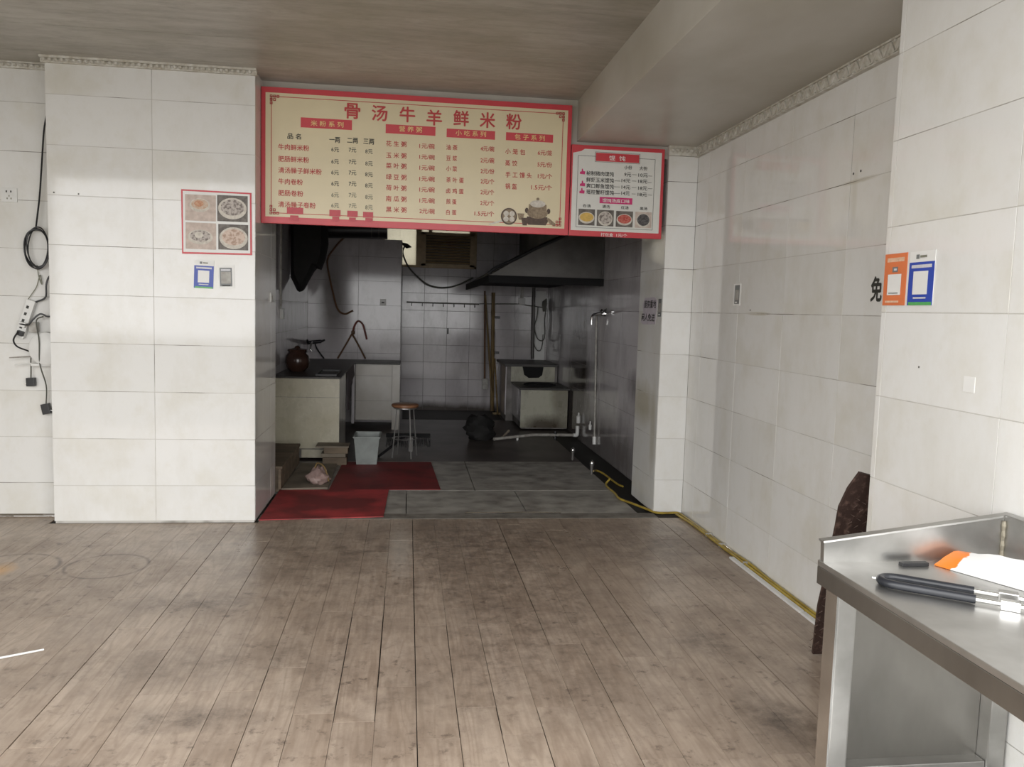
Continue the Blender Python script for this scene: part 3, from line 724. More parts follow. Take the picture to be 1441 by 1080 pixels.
for t, x0, x1, zc, h, c in BIG_TEXT:
    if c == 'T': letters(t, x0, x1, zc, h, YT, RED2, mb, 'title_character', bold=0.02)
    elif c == 'G': letters(t, x0, x1, zc, h, YT, GOLD, strips[gi], 'heading_lettering', bold=0.012); gi += 1
    else:
        m = COLR[c]
        if c == 'D':
            m = INKF if di // 3 >= 4 else INKG; di += 1
        letters(t, x0, x1, zc, h, YT, m, mb, 'lettering', bold=0.016 if c == 'K' else 0.010)
for x0, x1, z0, z1 in BIG_PATCH: obj('red_sticker', B().box(x0, x1, YB-0.006, YB-0.004, z0, z1), PATCH, mb)
# printed kitchenware in the lower right corner
il = obj('pot_print', B().prism([(0.80, YT, 2.005), (0.92, YT, 2.005), (0.935, YT, 2.03), (0.93, YT, 2.06), (0.79, YT, 2.06), (0.785, YT, 2.03)], (0, 0.001, 0)), POTD, mb)
obj('belly_print', B().disc(0.861, 2.085, 0.071, 0.038, YT-0.0012), POTP, il)
obj('collar_print', B().box(0.80, 0.922, YT-0.0024, YT-0.0014, 2.10, 2.142), POTP, il)
obj('lid_print', B().disc(0.861, 2.146, 0.052, 0.024, YT-0.0036), PRW, il)
obj('knob_print', B().disc(0.861, 2.178, 0.010, 0.010, YT-0.0036), POTP, il)
obj('handle_print', B().disc(0.787, 2.10, 0.012, 0.018, YT-0.0006), POTD, il); obj('handle_print', B().disc(0.937, 2.10, 0.012, 0.018, YT-0.0006), POTD, il)
il = obj('steamer_print', B().disc(0.667, 2.055, 0.055, 0.056, YT), POTD, mb)
obj('basket_print', B().disc(0.667, 2.055, 0.046, 0.047, YT-0.0012), POTP, il)
for dx, dz in ((-0.02, 0.018), (0.02, 0.018), (-0.02, -0.018), (0.02, -0.018)): obj('bun_print', B().disc(0.667+dx, 2.055+dz, 0.018, 0.018, YT-0.0024), PRW, il)
obj('ladle_print', B().prism([(0.528, YT+0.0005, 1.998), (0.54, YT+0.0005, 1.993), (0.63, YT+0.0005, 2.02), (0.62, YT+0.0005, 2.032)], (0, 0.0008, 0)), PRW, mb)
obj('cup_print', B().prism([(0.735, YT, 2.036), (0.762, YT, 2.036), (0.772, YT, 2.078), (0.724, YT, 2.078)], (0, 0.001, 0)), POTP, mb)
obj('cup_print', B().prism([(0.762, YT-0.0015, 1.999), (0.79, YT-0.0015, 1.999), (0.80, YT-0.0015, 2.05), (0.75, YT-0.0015, 2.05)], (0, 0.001, 0)), POTD, mb)
obj('fish_print', B().prism([(0.925, YT-0.001, 2.05), (0.94, YT-0.001, 2.055), (0.985, YT-0.001, 2.02), (0.985, YT-0.001, 2.003), (0.95, YT-0.001, 2.012)], (0, 0.001, 0)), POTP, mb)

sb = thing('menu_board', 'small white wonton price board with red frame under the beam', 'menu board', (1.41, 5.575, 1.945))
obj('backing', B().box(1.084, 1.736, YB, 5.585, 1.945, 2.556), RED, sb, bevel=0.003)
obj('face', B().prism([(1.094, YB-0.0015, 1.982), (1.715, YB-0.0015, 1.982), (1.715, YB-0.0015, 2.530), (1.173, YB-0.0015, 2.530), (1.15, YB-0.0015, 2.514), (1.094, YB-0.0015, 2.500)], (0, 0.0015, 0)), SIGNW, sb)
b = B(); frame_lines(b, 1.129, 1.670, 2.003, 2.485, YB-0.0028, 0.0025); obj('border_line', b, INKG, sb)
s1 = obj('heading_strip', B().box(1.252, 1.555, YB-0.0045, YB-0.002, 2.453, 2.508), RED, sb, bevel=0.0008)
b = B(); frame_lines(b, 1.246, 1.561, 2.447, 2.514, YB-0.0035, 0.002); obj('heading_outline', b, INKG, sb)
s2 = obj('heading_strip', B().box(1.289, 1.519, YB-0.0032, YB-0.0018, 2.171, 2.214), MAG, sb)
for i, (t, x0, x1, zc, h, c) in enumerate(SMALL_TEXT):
    if t == '—': obj('price_dash', B().box(x0, x1, YT, YT+0.0008, zc-0.0012, zc+0.0012), INKG, sb)
    else:
        par = s1 if i == 0 else (s2 if t.startswith('馄饨汤') else sb)
        letters(t, x0, x1, zc, h, YT-(0.001 if par is not sb else 0), COLR[c], par, 'heading_lettering' if par is not sb else 'lettering', bold=0.010)
for x, z in ((1.163, 2.373), (1.166, 2.293), (1.164, 2.244)):
    b = B().prism([(x-0.018, YT, z-0.012), (x+0.016, YT, z-0.014), (x+0.018, YT, z+0.006), (x+0.004, YT, z+0.008), (x+0.001, YT, z+0.024), (x-0.006, YT, z+0.022), (x-0.006, YT, z+0.006), (x-0.018, YT, z+0.002)], (0, 0.001, 0))
    obj('thumb_print', b, MAG, sb)
for (x0, x1, z0, z1), bg, bowl, food in zip(SM_PICS, (PRDK, PRDK, PRDK, PRBG), (PRW, PRW, PRW, PRW), (PRYEL, PRGREY, PRRED, PRBLK)):
    p = obj('dish_photo', B().box(x0, x1, YT, YT+0.001, z0, z1), bg, sb)
    cx, cz = (x0+x1)/2, (z0+z1)/2
    fx = 0.047 if food in (PRYEL, PRRED) else 0.043
    fz = 0.030 if food in (PRYEL, PRRED) else 0.040
    obj('bowl_print', B().disc(cx, cz-0.004, fx+0.008, fz+0.009, YT-0.0012), bowl, p)
    obj('food_print', B().disc(cx, cz, fx, fz, YT-0.0024), food, p)

# ================================================================== POSTERS AND CARDS
YP = 5.3575
pt = thing('food_poster', 'red framed poster of four bowls of food on the left pillar', 'poster', (-1.19, YP-0.004, 1.72))
obj('backing', B().prism([(-1.403, YP-0.006, 1.716), (-0.98, YP-0.006, 1.722), (-0.984, YP-0.006, 2.108), (-1.406, YP-0.006, 2.112)], (0, 0.005, 0)), RED, pt, bevel=0.001)
obj('face', B().prism([(-1.394, YP-0.0072, 1.727), (-0.991, YP-0.0072, 1.732), (-0.994, YP-0.0072, 2.098), (-1.396, YP-0.0072, 2.102)], (0, 0.0012, 0)), CARDW, pt)
pics = [((-1.382, -1.198, 1.922, 2.082), PRBG, (-0.004, 0.016, 0.062, 0.042), PRW, PRSOUP), ((-1.190, -1.006, 1.925, 2.086), PRDK, (0.0, 0.0, 0.086, 0.066), PRW, PRGREY),
        ((-1.380, -1.197, 1.747, 1.910), PRBG, (-0.004, -0.006, 0.075, 0.046), PRW, PRGREY), ((-1.184, -1.003, 1.750, 1.908), PRDK, (0.002, -0.006, 0.086, 0.068), PRW, PRDUMP)]
for (x0, x1, z0, z1), bg, (dx, dz, rx, rz), bowl, food in pics:
    p = obj('dish_photo', B().box(x0, x1, YP-0.0084, YP-0.0074, z0, z1), bg, pt)
    cx, cz = (x0+x1)/2+dx, (z0+z1)/2+dz
    k = obj('bowl_print', B().disc(cx, cz, rx, rz, YP-0.0094, 0.0008), bowl, p)
    obj('food_print', B().disc(cx, cz+0.006, rx*0.82, rz*0.74, YP-0.0104, 0.0008), food, p)
    if food is PRSOUP: obj('meat_print', B().disc(cx-0.005, cz+0.01, rx*0.45, rz*0.45, YP-0.0114, 0.0008), PRMEAT, p)
    if food is PRGREY and bg is PRBG: obj('meat_print', B().disc(cx-0.008, cz+0.012, rx*0.34, rz*0.42, YP-0.0114, 0.0008), PRW, p)

def wall_card(name, label, face, plane, u0, u1, z0, z1, body, parts, tilt=0.0, group=None):
    """thin printed card; u grows to the viewer's right; parts = (name, material, u0, u1, z0, z1) as fractions of the card"""
    w, h = u1-u0, z1-z0
    o = thing(name, label, 'card', ((u0+u1)/2, plane, z0) if face == '-Y' else (plane, -(u0+u1)/2, z0), group)
    def bx(a, b_, c, d, off, th):
        q = B()
        if face == '-Y': q.box(a, b_, plane-off-th, plane-off, c, d)
        else: q.box(plane-off-th, plane-off, -b_, -a, c, d)
        return q
    back = obj('backing', bx(u0, u1, z0, z1, 0.0, 0.002), body, o)
    for i, (nm, mt, a, b_, c, d) in enumerate(parts):
        obj(nm, bx(u0+a*w, u0+b_*w, z0+c*h, z0+d*h, 0.002+0.0004*i, 0.0005), mt, o)
    if tilt:
        o.rotation_euler = (0, tilt, 0) if face == '-Y' else (tilt, 0, 0)
    return o
pay = [('blue_panel', BLUE, 0, 1, 0.0, 0.80), ('green_edge', GREEN, 0.05, 0.97, 0.0, 0.06), ('headline_print', PALE, 0.1, 0.9, 0.69, 0.75), ('white_square', CARDW, 0.2, 0.78, 0.2, 0.63), ('small_print', PALE, 0.25, 0.75, 0.12, 0.15), ('logo_print', GREYP, 0.28, 0.40, 0.86, 0.94), ('logo_line', INKF, 0.44, 0.70, 0.88, 0.92)]
wall_card('payment_card', 'blue and white payment card on the left pillar below the food poster', '-Y', YP, -1.335, -1.217, 1.505, 1.681, CARDW, pay, tilt=0.03)
wall_card('payment_card', 'small grey payment card right of the blue one on the left pillar', '-Y', YP, -1.181, -1.085, 1.510, 1.652, CARDW, [('grey_panel', GREYP, 0.06, 0.84, 0.08, 0.90), ('headline_print', PALE, 0.15, 0.75, 0.76, 0.84), ('white_square', OLDPLAST, 0.14, 0.76, 0.2, 0.72), ('foot_print', INK, 0.2, 0.72, 0.09, 0.14)], tilt=-0.03)
wall_card('payment_card', 'orange payment card on the near right pillar at its edge', '-X', 1.688, -2.742, -2.612, 1.478, 1.658, ORANGE, [('headline_print', PEACH, 0.12, 0.88, 0.84, 0.92), ('emblem_ring', GREYP, 0.38, 0.62, 0.64, 0.74), ('emblem_eye', PALE, 0.45, 0.57, 0.67, 0.71), ('white_square', CARDW, 0.2, 0.8, 0.20, 0.60), ('foot_print', PEACH, 0.15, 0.75, 0.05, 0.09), ('small_print', GREYP, 0.28, 0.7, 0.225, 0.245)])
wall_card('payment_card', 'blue payment card with white top on the near right pillar', '-X', 1.688, -2.596, -2.462, 1.478, 1.657, CARDW, pay)
wall_card('payment_card', 'small white and grey card alone on the long right wall', '-X', 1.981, -4.815, -4.708, 1.490, 1.622, CARDW, [('grey_panel', GREYP, 0.2, 0.86, 0.08, 0.94), ('white_square', OLDPLAST, 0.3, 0.78, 0.26, 0.72), ('foot_print', CARDW, 0.3, 0.6, 0.12, 0.18)])
wall_card('payment_card', 'small grey card beside the paper notice on the narrow column', '-X', 1.769, -5.648, -5.575, 1.408, 1.533, GREYP, [('white_square', OLDPLAST, 0.15, 0.85, 0.25, 0.75), ('foot_print', CARDW, 0.2, 0.7, 0.08, 0.14)])
nt_ = thing('paper_notice', 'torn lilac paper notice with black handwriting on the column side', 'notice', (1.769, -5.87*-1, 1.35))
obj('sheet', B().prism([(1.769, 6.08, 1.36), (1.769, 6.0, 1.345), (1.769, 5.70, 1.352), (1.769, 5.67, 1.52), (1.769, 5.74, 1.548), (1.769, 5.98, 1.545), (1.769, 6.03, 1.50), (1.769, 6.02, 1.43)], (-0.0015, 0, 0)), LILAC, nt_)
letters('厨房重地', -5.99, -5.70, 1.497, 0.055, 1.7668, INK, nt_, face='-X', bold=0.02)
letters('闲人免进', -6.05, -5.72, 1.400, 0.055, 1.7668, INK, nt_, face='-X', bold=0.02)
wl_ = thing('wall_lettering', 'single black painted character on the right wall by the orange card', 'lettering', (1.981, 3.275, 1.505))
letters('免', -3.312, -3.232, 1.557, 0.103, 1.9800, INK, wl_, 'character', bold=0.03, face='-X')
# ================================================================== LEFT WALL CLUTTER
so = thing('wall_socket', 'white wall socket high on the set-back left wall', 'socket', (-2.483, 5.535, 2.007))
obj('plate', B().box(-2.53, -2.437, 5.530, 5.540, 2.007, 2.094), WPLAST, so, bevel=0.003)
obj('slot', B().box(-2.502, -2.494, 5.5292, 5.531, 2.066, 2.078), INK, so); obj('slot', B().box(-2.476, -2.468, 5.5292, 5.531, 2.066, 2.078), INK, so)
obj('slot', B().box(-2.486, -2.480, 5.5292, 5.531, 2.040, 2.050), INKF, so); obj('slot', B().box(-2.498, -2.491, 5.5292, 5.531, 2.024, 2.034), INKF, so); obj('slot', B().box(-2.475, -2.468, 5.5292, 5.531, 2.024, 2.034), INKF, so)
b = B(); pts = [(-2.236, 5.50, 2.56), (-2.257, 5.50, 2.45), (-2.275, 5.502, 2.25), (-2.292, 5.502, 2.05), (-2.318, 5.50, 1.845)]
cc = thing('cable_coil', 'black cable hanging in a coil beside the left pillar', 'cable', (-2.31, 5.50, 1.60))
obj('lead', B().tube(spline(pts), 0.0055, 6), BLACKP, cc)
for i in range(5):
    rx, rz = 0.070 + random.uniform(-0.014, 0.006), 0.116 + random.uniform(-0.016, 0.010)
    dx, dz = random.uniform(-0.003, 0.014), random.uniform(-0.010, 0.010)
    ring = [(-2.312+dx+rx*math.cos(a), 5.506+0.006*math.sin(3*a+i)-0.006*i, 1.727+dz+rz*math.sin(a)) for a in [2*PI*k/36 for k in range(37)]]
    obj('loop', B().tube(ring, 0.0042, 6), BLACKP, cc)
w1 = thing('loose_wire', 'thin grey wire dropping from the coil to the power strip', 'cable', (-2.35, 5.52, 1.43))
obj('strand', B().tube(spline([(-2.325, 5.525, 1.62), (-2.318, 5.525, 1.55), (-2.30, 5.525, 1.50), (-2.31, 5.525, 1.56), (-2.33, 5.525, 1.49), (-2.36, 5.525, 1.44), (-2.385, 5.52, 1.40)]), 0.0028, 6), INKF, w1)
w2 = single('power_cable', B().tube(spline([(-2.20, 5.51, 1.55), (-2.245, 5.51, 1.555), (-2.268, 5.51, 1.50), (-2.275, 5.51, 1.42), (-2.33, 5.51, 1.39), (-2.385, 5.51, 1.36), (-2.38, 5.50, 1.325)]), 0.0055, 6), BLACKP, 'black cord looping down to the white power strip', 'cable', smooth=True)
w3 = single('power_cable', B().tube(spline([(-2.19, 5.505, 1.375), (-2.225, 5.505, 1.40), (-2.222, 5.505, 1.43), (-2.19, 5.505, 1.45)]), 0.005, 6), BLACKP, 'short black cord loop half hidden behind the left pillar', 'cable', smooth=True)
ps = thing('power_strip', 'tilted white power strip hanging with plugged cords by the left pillar', 'power strip', (-2.39, 5.51, 1.16))
def slab_rot(cx, cz, w, h, ang, y0, y1):
    c, s = math.cos(ang), math.sin(ang)
    q = [(cx + a*c - d*s, y0, cz + a*s + d*c) for a, d in ((-w/2, -h/2), (w/2, -h/2), (w/2, h/2), (-w/2, h/2))]
    return B().prism(q, (0, y1-y0, 0))
obj('body', slab_rot(-2.395, 1.28, 0.055, 0.25, -0.32, 5.495, 5.53), WPLAST, ps, bevel=0.005)
for k in range(4): obj('outlet', slab_rot(-2.375+0.0-0.014*k, 1.355-0.042*k, 0.014, 0.018, -0.32, 5.492, 5.496), INK, ps)
obj('plug', slab_rot(-2.40, 1.245, 0.04, 0.03, -0.32, 5.465, 5.495), WPLAST, ps, bevel=0.003)
obj('plug', slab_rot(-2.415, 1.19, 0.036, 0.03, -0.32, 5.465, 5.495), BLACKP, ps, bevel=0.003)
single('power_cable', B().tube(spline([(-2.415, 5.47, 1.25), (-2.36, 5.46, 1.245), (-2.33, 5.46, 1.28), (-2.29, 5.47, 1.315), (-2.25, 5.48, 1.30), (-2.20, 5.49, 1.31)]), 0.0055, 6), BLACKP, 'black cord crossing right from the power strip behind the pillar', 'cable', smooth=True)
single('power_cable', B().tube(spline([(-2.42, 5.46, 1.20), (-2.447, 5.46, 1.15), (-2.43, 5.46, 1.11), (-2.38, 5.47, 1.085), (-2.33, 5.48, 1.07), (-2.30, 5.49, 1.08)]), 0.0055, 6), BLACKP, 'black cord sagging under the power strip to the white device', 'cable', smooth=True)
hb = single('junction_box', B().box(-2.372, -2.322, 5.49, 5.53, 1.195, 1.262), OLDPLAST, 'small grey plastic box beside the power strip', 'box', bevel=0.006)
dv = thing('round_device', 'white drum-shaped plastic device with thin antennas beside the left pillar', 'router', (-2.27, 5.50, 1.0))
b = B(); n = 32
vs = [(-2.262 + r*math.cos(2*PI*k/n), y, 1.095 + r*math.sin(2*PI*k/n)) for y, r in ((5.536, 0.10), (5.50, 0.108), (5.47, 0.104), (5.464, 0.094)) for k in range(n)]
fs = [(i*n+k, i*n+(k+1) % n, (i+1)*n+(k+1) % n, (i+1)*n+k) for i in range(3) for k in range(n)] + [tuple(range(n)), tuple(range(3*n, 4*n))[::-1]]
obj('case', b.add(vs, fs), WPLAST, dv, smooth=True)
obj('foot_bar', B().box(-2.36, -2.22, 5.48, 5.536, 0.985, 1.0), WPLAST, dv, bevel=0.003)
obj('antenna', B().cyl((-2.35, 5.50, 1.045), (-2.48, 5.47, 1.035), 0.005, 0.0035, 8), OLDPLAST, dv)
obj('antenna', B().cyl((-2.36, 5.50, 1.0), (-2.45, 5.47, 0.99), 0.0045, 0.0035, 8), WPLAST, dv)
for (x0, x1, z0, z1, wire, lab, an) in ((-2.40, -2.345, 0.85, 0.91, [(-2.372, 5.51, 0.905), (-2.370, 5.51, 0.97), (-2.365, 5.50, 1.03), (-2.35, 5.50, 1.08)], 'black square power adapter hanging left, nearer the wall socket side', 0.03),
                                      (-2.312, -2.258, 0.672, 0.745, [(-2.285, 5.51, 0.735), (-2.280, 5.505, 0.86), (-2.30, 5.47, 1.0), (-2.295, 5.455, 1.15), (-2.315, 5.47, 1.27), (-2.28, 5.49, 1.30)], 'black power adapter hanging lowest on a long cord by the pillar', 0.2)):
    a = thing('power_adapter', lab, 'adapter', ((x0+x1)/2, 5.51, z0))
    obj('case', slab_rot((x0+x1)/2, (z0+z1)/2, x1-x0-0.006, z1-z0-0.006, an, 5.495, 5.53), BLACKP, a, bevel=0.004)
    obj('cord', B().tube(spline(wire), 0.0042, 6), INKG, a, smooth=True)
    xx = x0-0.006 if an < 0.1 else x1+0.006
    obj('prong', B().box(xx-0.008, xx+0.008, 5.508, 5.516, (z0+z1)/2-0.012, (z0+z1)/2-0.006), CHROME, a)
single('white_stick', B().cyl((-1.70, 3.235, 0.006), (-1.432, 3.382, 0.006), 0.0055, 0.004, 8), WPLAST, 'thin white plastic stick lying on the floor at the left', 'stick')

# ================================================================== RIGHT SIDE
hz = 0.0095
ho = thing('yellow_hose', 'yellow gas hose running along the foot of the right wall', 'hose', (1.9, 4.5, 0))
obj('tube', B().tube(spline([(1.69, 6.515, hz+0.04), (1.646, 6.46, hz), (1.644, 6.172, hz), (1.634, 5.978, hz), (1.689, 5.817, hz), (1.745, 5.66, hz), (1.788, 5.545, hz), (1.859, 5.53, hz), (1.94, 5.53, hz), (1.955, 5.42, hz), (1.962, 4.961, hz), (1.960, 4.602, hz), (1.966, 4.326, hz+0.006), (1.964, 4.08, hz), (1.966, 3.554, hz), (1.966, 3.2, hz)], 8), 0.0085, 8), YELLOW, ho, smooth=True)
obj('tube', B().tube(spline([(1.92, 5.50, hz+0.001), (1.942, 5.2, hz), (1.940, 4.7, hz+0.002), (1.945, 4.2, hz), (1.944, 3.6, hz), (1.945, 3.2, hz)], 8), 0.008, 8), YELLOW, ho, smooth=True)
for y in (4.95, 4.35, 4.72): obj('clip', B().box(1.935, 1.98, y, y+0.014, 0.0, 0.022), OLDPLAST, ho)
single('yellow_hose', B().tube(spline([(1.645, 6.94, 0.03), (1.70, 7.05, 0.012), (1.748, 6.98, 0.0), (1.775, 6.6, -0.01), (1.80, 6.5, -0.012)], 8), 0.0085, 8), YELLOW, 'short yellow hose on the kitchen floor joined to a pipe stub', 'hose', smooth=True)
tk = thing('cable_trunking', 'white plastic cable trunking strip lying at the foot of the right wall', 'trunking', (1.92, 3.9, 0))
obj('channel', B().box(1.905, 1.932, 3.62, 4.49, 0.0, 0.012), WPLAST, tk, bevel=0.002)
obj('channel', B().box(1.905, 1.932, 3.2, 3.61, 0.0, 0.012), WPLAST, tk, bevel=0.002)
# rusty plate leaning behind the near pillar
n_ = Vector((0, 0.35, -0.85)).normalized()
def rp(x, z): return (x, 3.15 - 0.35*z/0.85, z)
rs = thing('rusty_plate', 'dark rusty tread plate leaning in the gap behind the near pillar', 'metal plate', (1.82, 3.0, 0))
obj('plate', B().prism([rp(1.73, 0.004), rp(1.685, 0.25), rp(1.670, 0.44), rp(1.652, 0.617), rp(1.640, 0.71), rp(1.652, 0.79), rp(1.678, 0.857), rp(1.78, 0.83), rp(1.93, 0.80), rp(1.95, 0.004)], (0, 0.011, 0.0045)), RUST, rs)
b = B()
for i in range(9):
    for j in range(22):
        x = 1.70 + i*0.03; z = 0.05 + j*0.035 + (0.0175 if i % 2 else 0)
        if z > 0.76 or x > 1.93: continue
        s = 1 if (i+j) % 2 else -1
        p = Vector(rp(x, z)) - Vector((0, 0.003, 0.001))
        b.prism([p + Vector((-0.009, 0.003*s*0, -0.004*s)), p + Vector((0.009, 0, 0.004*s)), p + Vector((0.007, 0, 0.007*s))], (0, -0.002, 0))
k = obj('raised_tread', b, plain('worn_tread', (0.20, 0.14, 0.115), 0.5, 0.3, var=0.2), rs); k['kind'] = 'stuff'

# steel counter
ZT = 0.765
st = thing('steel_counter', 'stainless steel work counter with splashback at the lower right', 'counter', (1.40, 1.55, 0))
CY0, CY1, CX0, CX1 = 1.02, 2.058, 1.128, 1.684
obj('top', B().box(CX0, CX1, CY0, CY1, ZT-0.016, ZT), STEEL, st, bevel=0.002)
obj('apron', B().box(CX0, CX0+0.014, CY0, CY1, ZT-0.066, ZT-0.0165), STEEL2, st, bevel=0.002)
obj('apron', B().box(CX0+0.016, CX1, CY1-0.014, CY1, ZT-0.066, ZT-0.0165), STEEL2, st)
sp = obj('splashback', B().hexa([(CX0+0.004, CY1-0.024, ZT), (CX1, CY1-0.024, ZT), (CX1, CY1-0.006, ZT), (CX0+0.004, CY1-0.006, ZT)], [(CX0+0.002, CY1-0.024, ZT+0.056), (CX1, CY1-0.024, ZT+0.128), (CX1, CY1-0.006, ZT+0.128), (CX0+0.002, CY1-0.006, ZT+0.056)]), STEEL, st)
obj('folded_rim', B().hexa([(CX0-0.002, CY1-0.030, ZT+0.054), (CX1, CY1-0.030, ZT+0.126), (CX1, CY1, ZT+0.126), (CX0-0.002, CY1, ZT+0.054)], [(CX0-0.002, CY1-0.028, ZT+0.059), (CX1, CY1-0.028, ZT+0.131), (CX1, CY1, ZT+0.131), (CX0-0.002, CY1, ZT+0.059)]), STEEL, sp, bevel=0.0015)
sp2 = obj('splashback', B().box(CX1-0.024, CX1-0.006, CY0, CY1-0.025, ZT, ZT+0.128), STEEL, st)
obj('folded_rim', B().box(CX1-0.030, CX1, CY0, CY1-0.03, ZT+0.126, ZT+0.131), STEEL, sp2, bevel=0.002)
obj('weld_bead', B().tube([(CX1-0.027, CY1-0.027, ZT + 0.014*i) for i in range(9)], [0.005 + 0.002*(i % 2) for i in range(9)], 8), plain('weld', (0.35, 0.32, 0.25), 0.6, 0.6, var=0.2, scale=60), sp)
for x0, x1, y0, y1 in ((CX0+0.026, CX0+0.080, 1.985, 2.040), (CX1-0.056, CX1-0.004, 1.985, 2.040), (CX0+0.026, CX0+0.080, 1.04, 1.095), (CX1-0.056, CX1-0.004, 1.04, 1.095)):
    lg = obj('leg', B().box(x0, x1, y0, y1, 0.02, ZT-0.066), STEEL, st, bevel=0.004)
    obj('foot', B().lathe(((x0+x1)/2, (y0+y1)/2, 0.0), [(0.026, 0.0), (0.026, 0.012), (0.016, 0.022)], 14), BLACKP, lg)
    if x0 < 1.3: obj('leg_flange', B().box(x0-0.006, x0-0.0005, y0-0.003, y1, 0.05, ZT-0.07), CHROME, lg)
obj('back_panel', B().box(CX0+0.081, CX1-0.057, 2.030, 2.036, 0.20, ZT-0.0166), STEEL2, st)
obj('bottom_rail', B().box(CX0+0.081, CX1-0.057, 1.992, 2.036, 0.165, 0.20), STEEL, st, bevel=0.003)
obj('shelf', B().box(CX0+0.06, CX1-0.03, 1.096, 1.984, 0.150, 0.164), STEEL, st)
obj('bolt', B().cyl((CX1-0.04, 1.984, 0.69), (CX1-0.04, 1.976, 0.69), 0.007, 0.006, 10), CHROME, st)
single('black_bar', B().box(1.330, 1.408, 1.985, 2.003, ZT, ZT+0.010), BLACKP, 'short black plastic bar on the steel counter by the splashback', 'bar', bevel=0.002)
# U shaped lock: two sleeved arms joined by a bend, steel ends and clamp blocks
ul = thing('u_lock', 'black rubber-sleeved U-shaped steel lock on the counter', 'lock', (1.33, 1.80, ZT))
A1, A2 = Vector((1.372, 1.761, ZT+0.012)), Vector((1.335, 1.706, ZT+0.012))
dA = Vector((0.80, -0.60, 0)); dN = Vector((0.60, 0.80, 0)); mid = (A1+A2)/2; hw = (A1-A2).dot(dN)/2
bend = [A1, A1 - dA*0.10, A1 - dA*0.165] + [mid - dA*(0.165 + 0.042*math.cos(q)) + dN*hw*math.sin(q) for q in (1.0, 0.5, 0.0, -0.5, -1.0)] + [A2 - dA*0.165, A2 - dA*0.09, A2]
obj('sleeve', B().tube(spline(bend, 8), 0.0105, 12), RUBBER, ul, smooth=True)
for a, lab in ((A1, 0), (A2, 1)):
    obj('steel_end', B().cyl(a, a + dA*0.17, 0.0062, 0.0062, 10), CHROME, ul, smooth=True)
def clamp(c, l, w, h):
    q = [c + dA*s*l + dN*t*w for s, t in ((0, -1), (1, -1), (1, 1), (0, 1))]
    return B().hexa([p + Vector((0, 0, -0.0115)) for p in q], [p + Vector((0, 0, h)) for p in q])
obj('clamp_block', clamp(A1 + dA*0.05, 0.042, 0.015, 0.012), STEEL, ul, bevel=0.003)
obj('clamp_block', clamp(A2 + dA*0.05, 0.040, 0.012, 0.011), CHROME, ul, bevel=0.003)
obj('end_pin', B().cyl(mid - dA*0.214, mid - dA*0.226, 0.003, 0.003, 8), CHROME, ul)
# crumpled paper packet
b = B(); N, Mx = 14, 8
c00, c10, c11, c01 = Vector((1.428, 1.992, 0)), Vector((1.605, 1.610, 0)), Vector((1.652, 1.62, 0)), Vector((1.560, 2.026, 0))
vs = []
for j in range(Mx+1):
    for i in range(N+1):
        u, v = i/N, j/Mx
        p = c00.lerp(c10, u).lerp(c01.lerp(c11, u), v)
        h = (0.030 + 0.022*min(1, u*4))*(v/0.62 if v < 0.62 else (1-v)/0.38*0.8+0.2) + 0.005*math.sin(9*u+5*v)*math.sin(PI*v) + 0.003*random.random()*min(1, v*4)
        vs.append((p.x, p.y, ZT + 0.004 + max(0, h)))
top = len(vs); vs += [(x, y, ZT + 0.001) for x, y, z in vs]
fs = []
for j in range(Mx):
    for i in range(N):
        a = j*(N+1)+i
        fs.append((a, a+1, a+N+2, a+N+1)); fs.append((top+a, top+a+N+1, top+a+N+2, top+a+1))
rim = [i for i in range(N+1)] + [j*(N+1)+N for j in range(1, Mx+1)] + [Mx*(N+1)+i for i in range(N-1, -1, -1)] + [j*(N+1) for j in range(Mx-1, 0, -1)]
for q in range(len(rim)): fs.append((rim[q], top+rim[q], top+rim[(q+1) % len(rim)], rim[(q+1) % len(rim)]))
single('paper_packet', b.add(vs, fs), PACKET, 'crumpled white and orange packet on the steel counter', 'packet', smooth=True)

# ================================================================== KITCHEN, LEFT
PANELW = plain('pale_panel_tile', (0.62, 0.60, 0.56), 0.2, c2=(0.5, 0.47, 0.42), scale=3)
kc = thing('kitchen_counter', 'L-shaped tiled kitchen counter with dark worktop at the left', 'counter', (-0.9, 8.5, 0))
obj('worktop', B().box(-1.2, -0.595, 7.49, 10.1, 0.758, 0.772).box(-0.595, -0.075, 9.47, 10.1, 0.758, 0.772), COUNTER, kc, bevel=0.004)
obj('front_core', B().box(-1.2, -0.61, 7.51, 7.60, 0.03, 0.757), KGROUT, kc)
tiles(kc, '-Y', 7.51, -1.2, -0.603, 0.11, 0.757, 0.62, 0.47, -1.2, 0.115, CREAM_TILE, tilt=0.001)
tiles(kc, '-Y', 7.51, -0.94, -0.73, 0.03, 0.11, 0.6, 0.3, -1.0, 0.03, CREAM_TILE, tilt=0.001)
obj('side_panel', B().box(-0.62, -0.606, 7.512, 8.30, 0.02, 0.757), PANELW, kc)
tiles(kc, '-Y', 9.56, -0.585, -0.165, 0.10, 0.757, 0.6, 0.292, -0.6, 0.035, PANELW, tilt=0.001)
obj('back_core', B().box(-0.60, -0.165, 9.561, 9.63, 0.10, 0.757), KGROUT, kc)
obj('post', B().box(-0.166, -0.078, 9.49, 9.62, 0.0, 0.757), PANELW, kc, bevel=0.002)
obj('post', B().box(-0.62, -0.59, 9.40, 9.52, 0.08, 0.757), KITCHEN_TILE, kc)
b = B(); vs = []
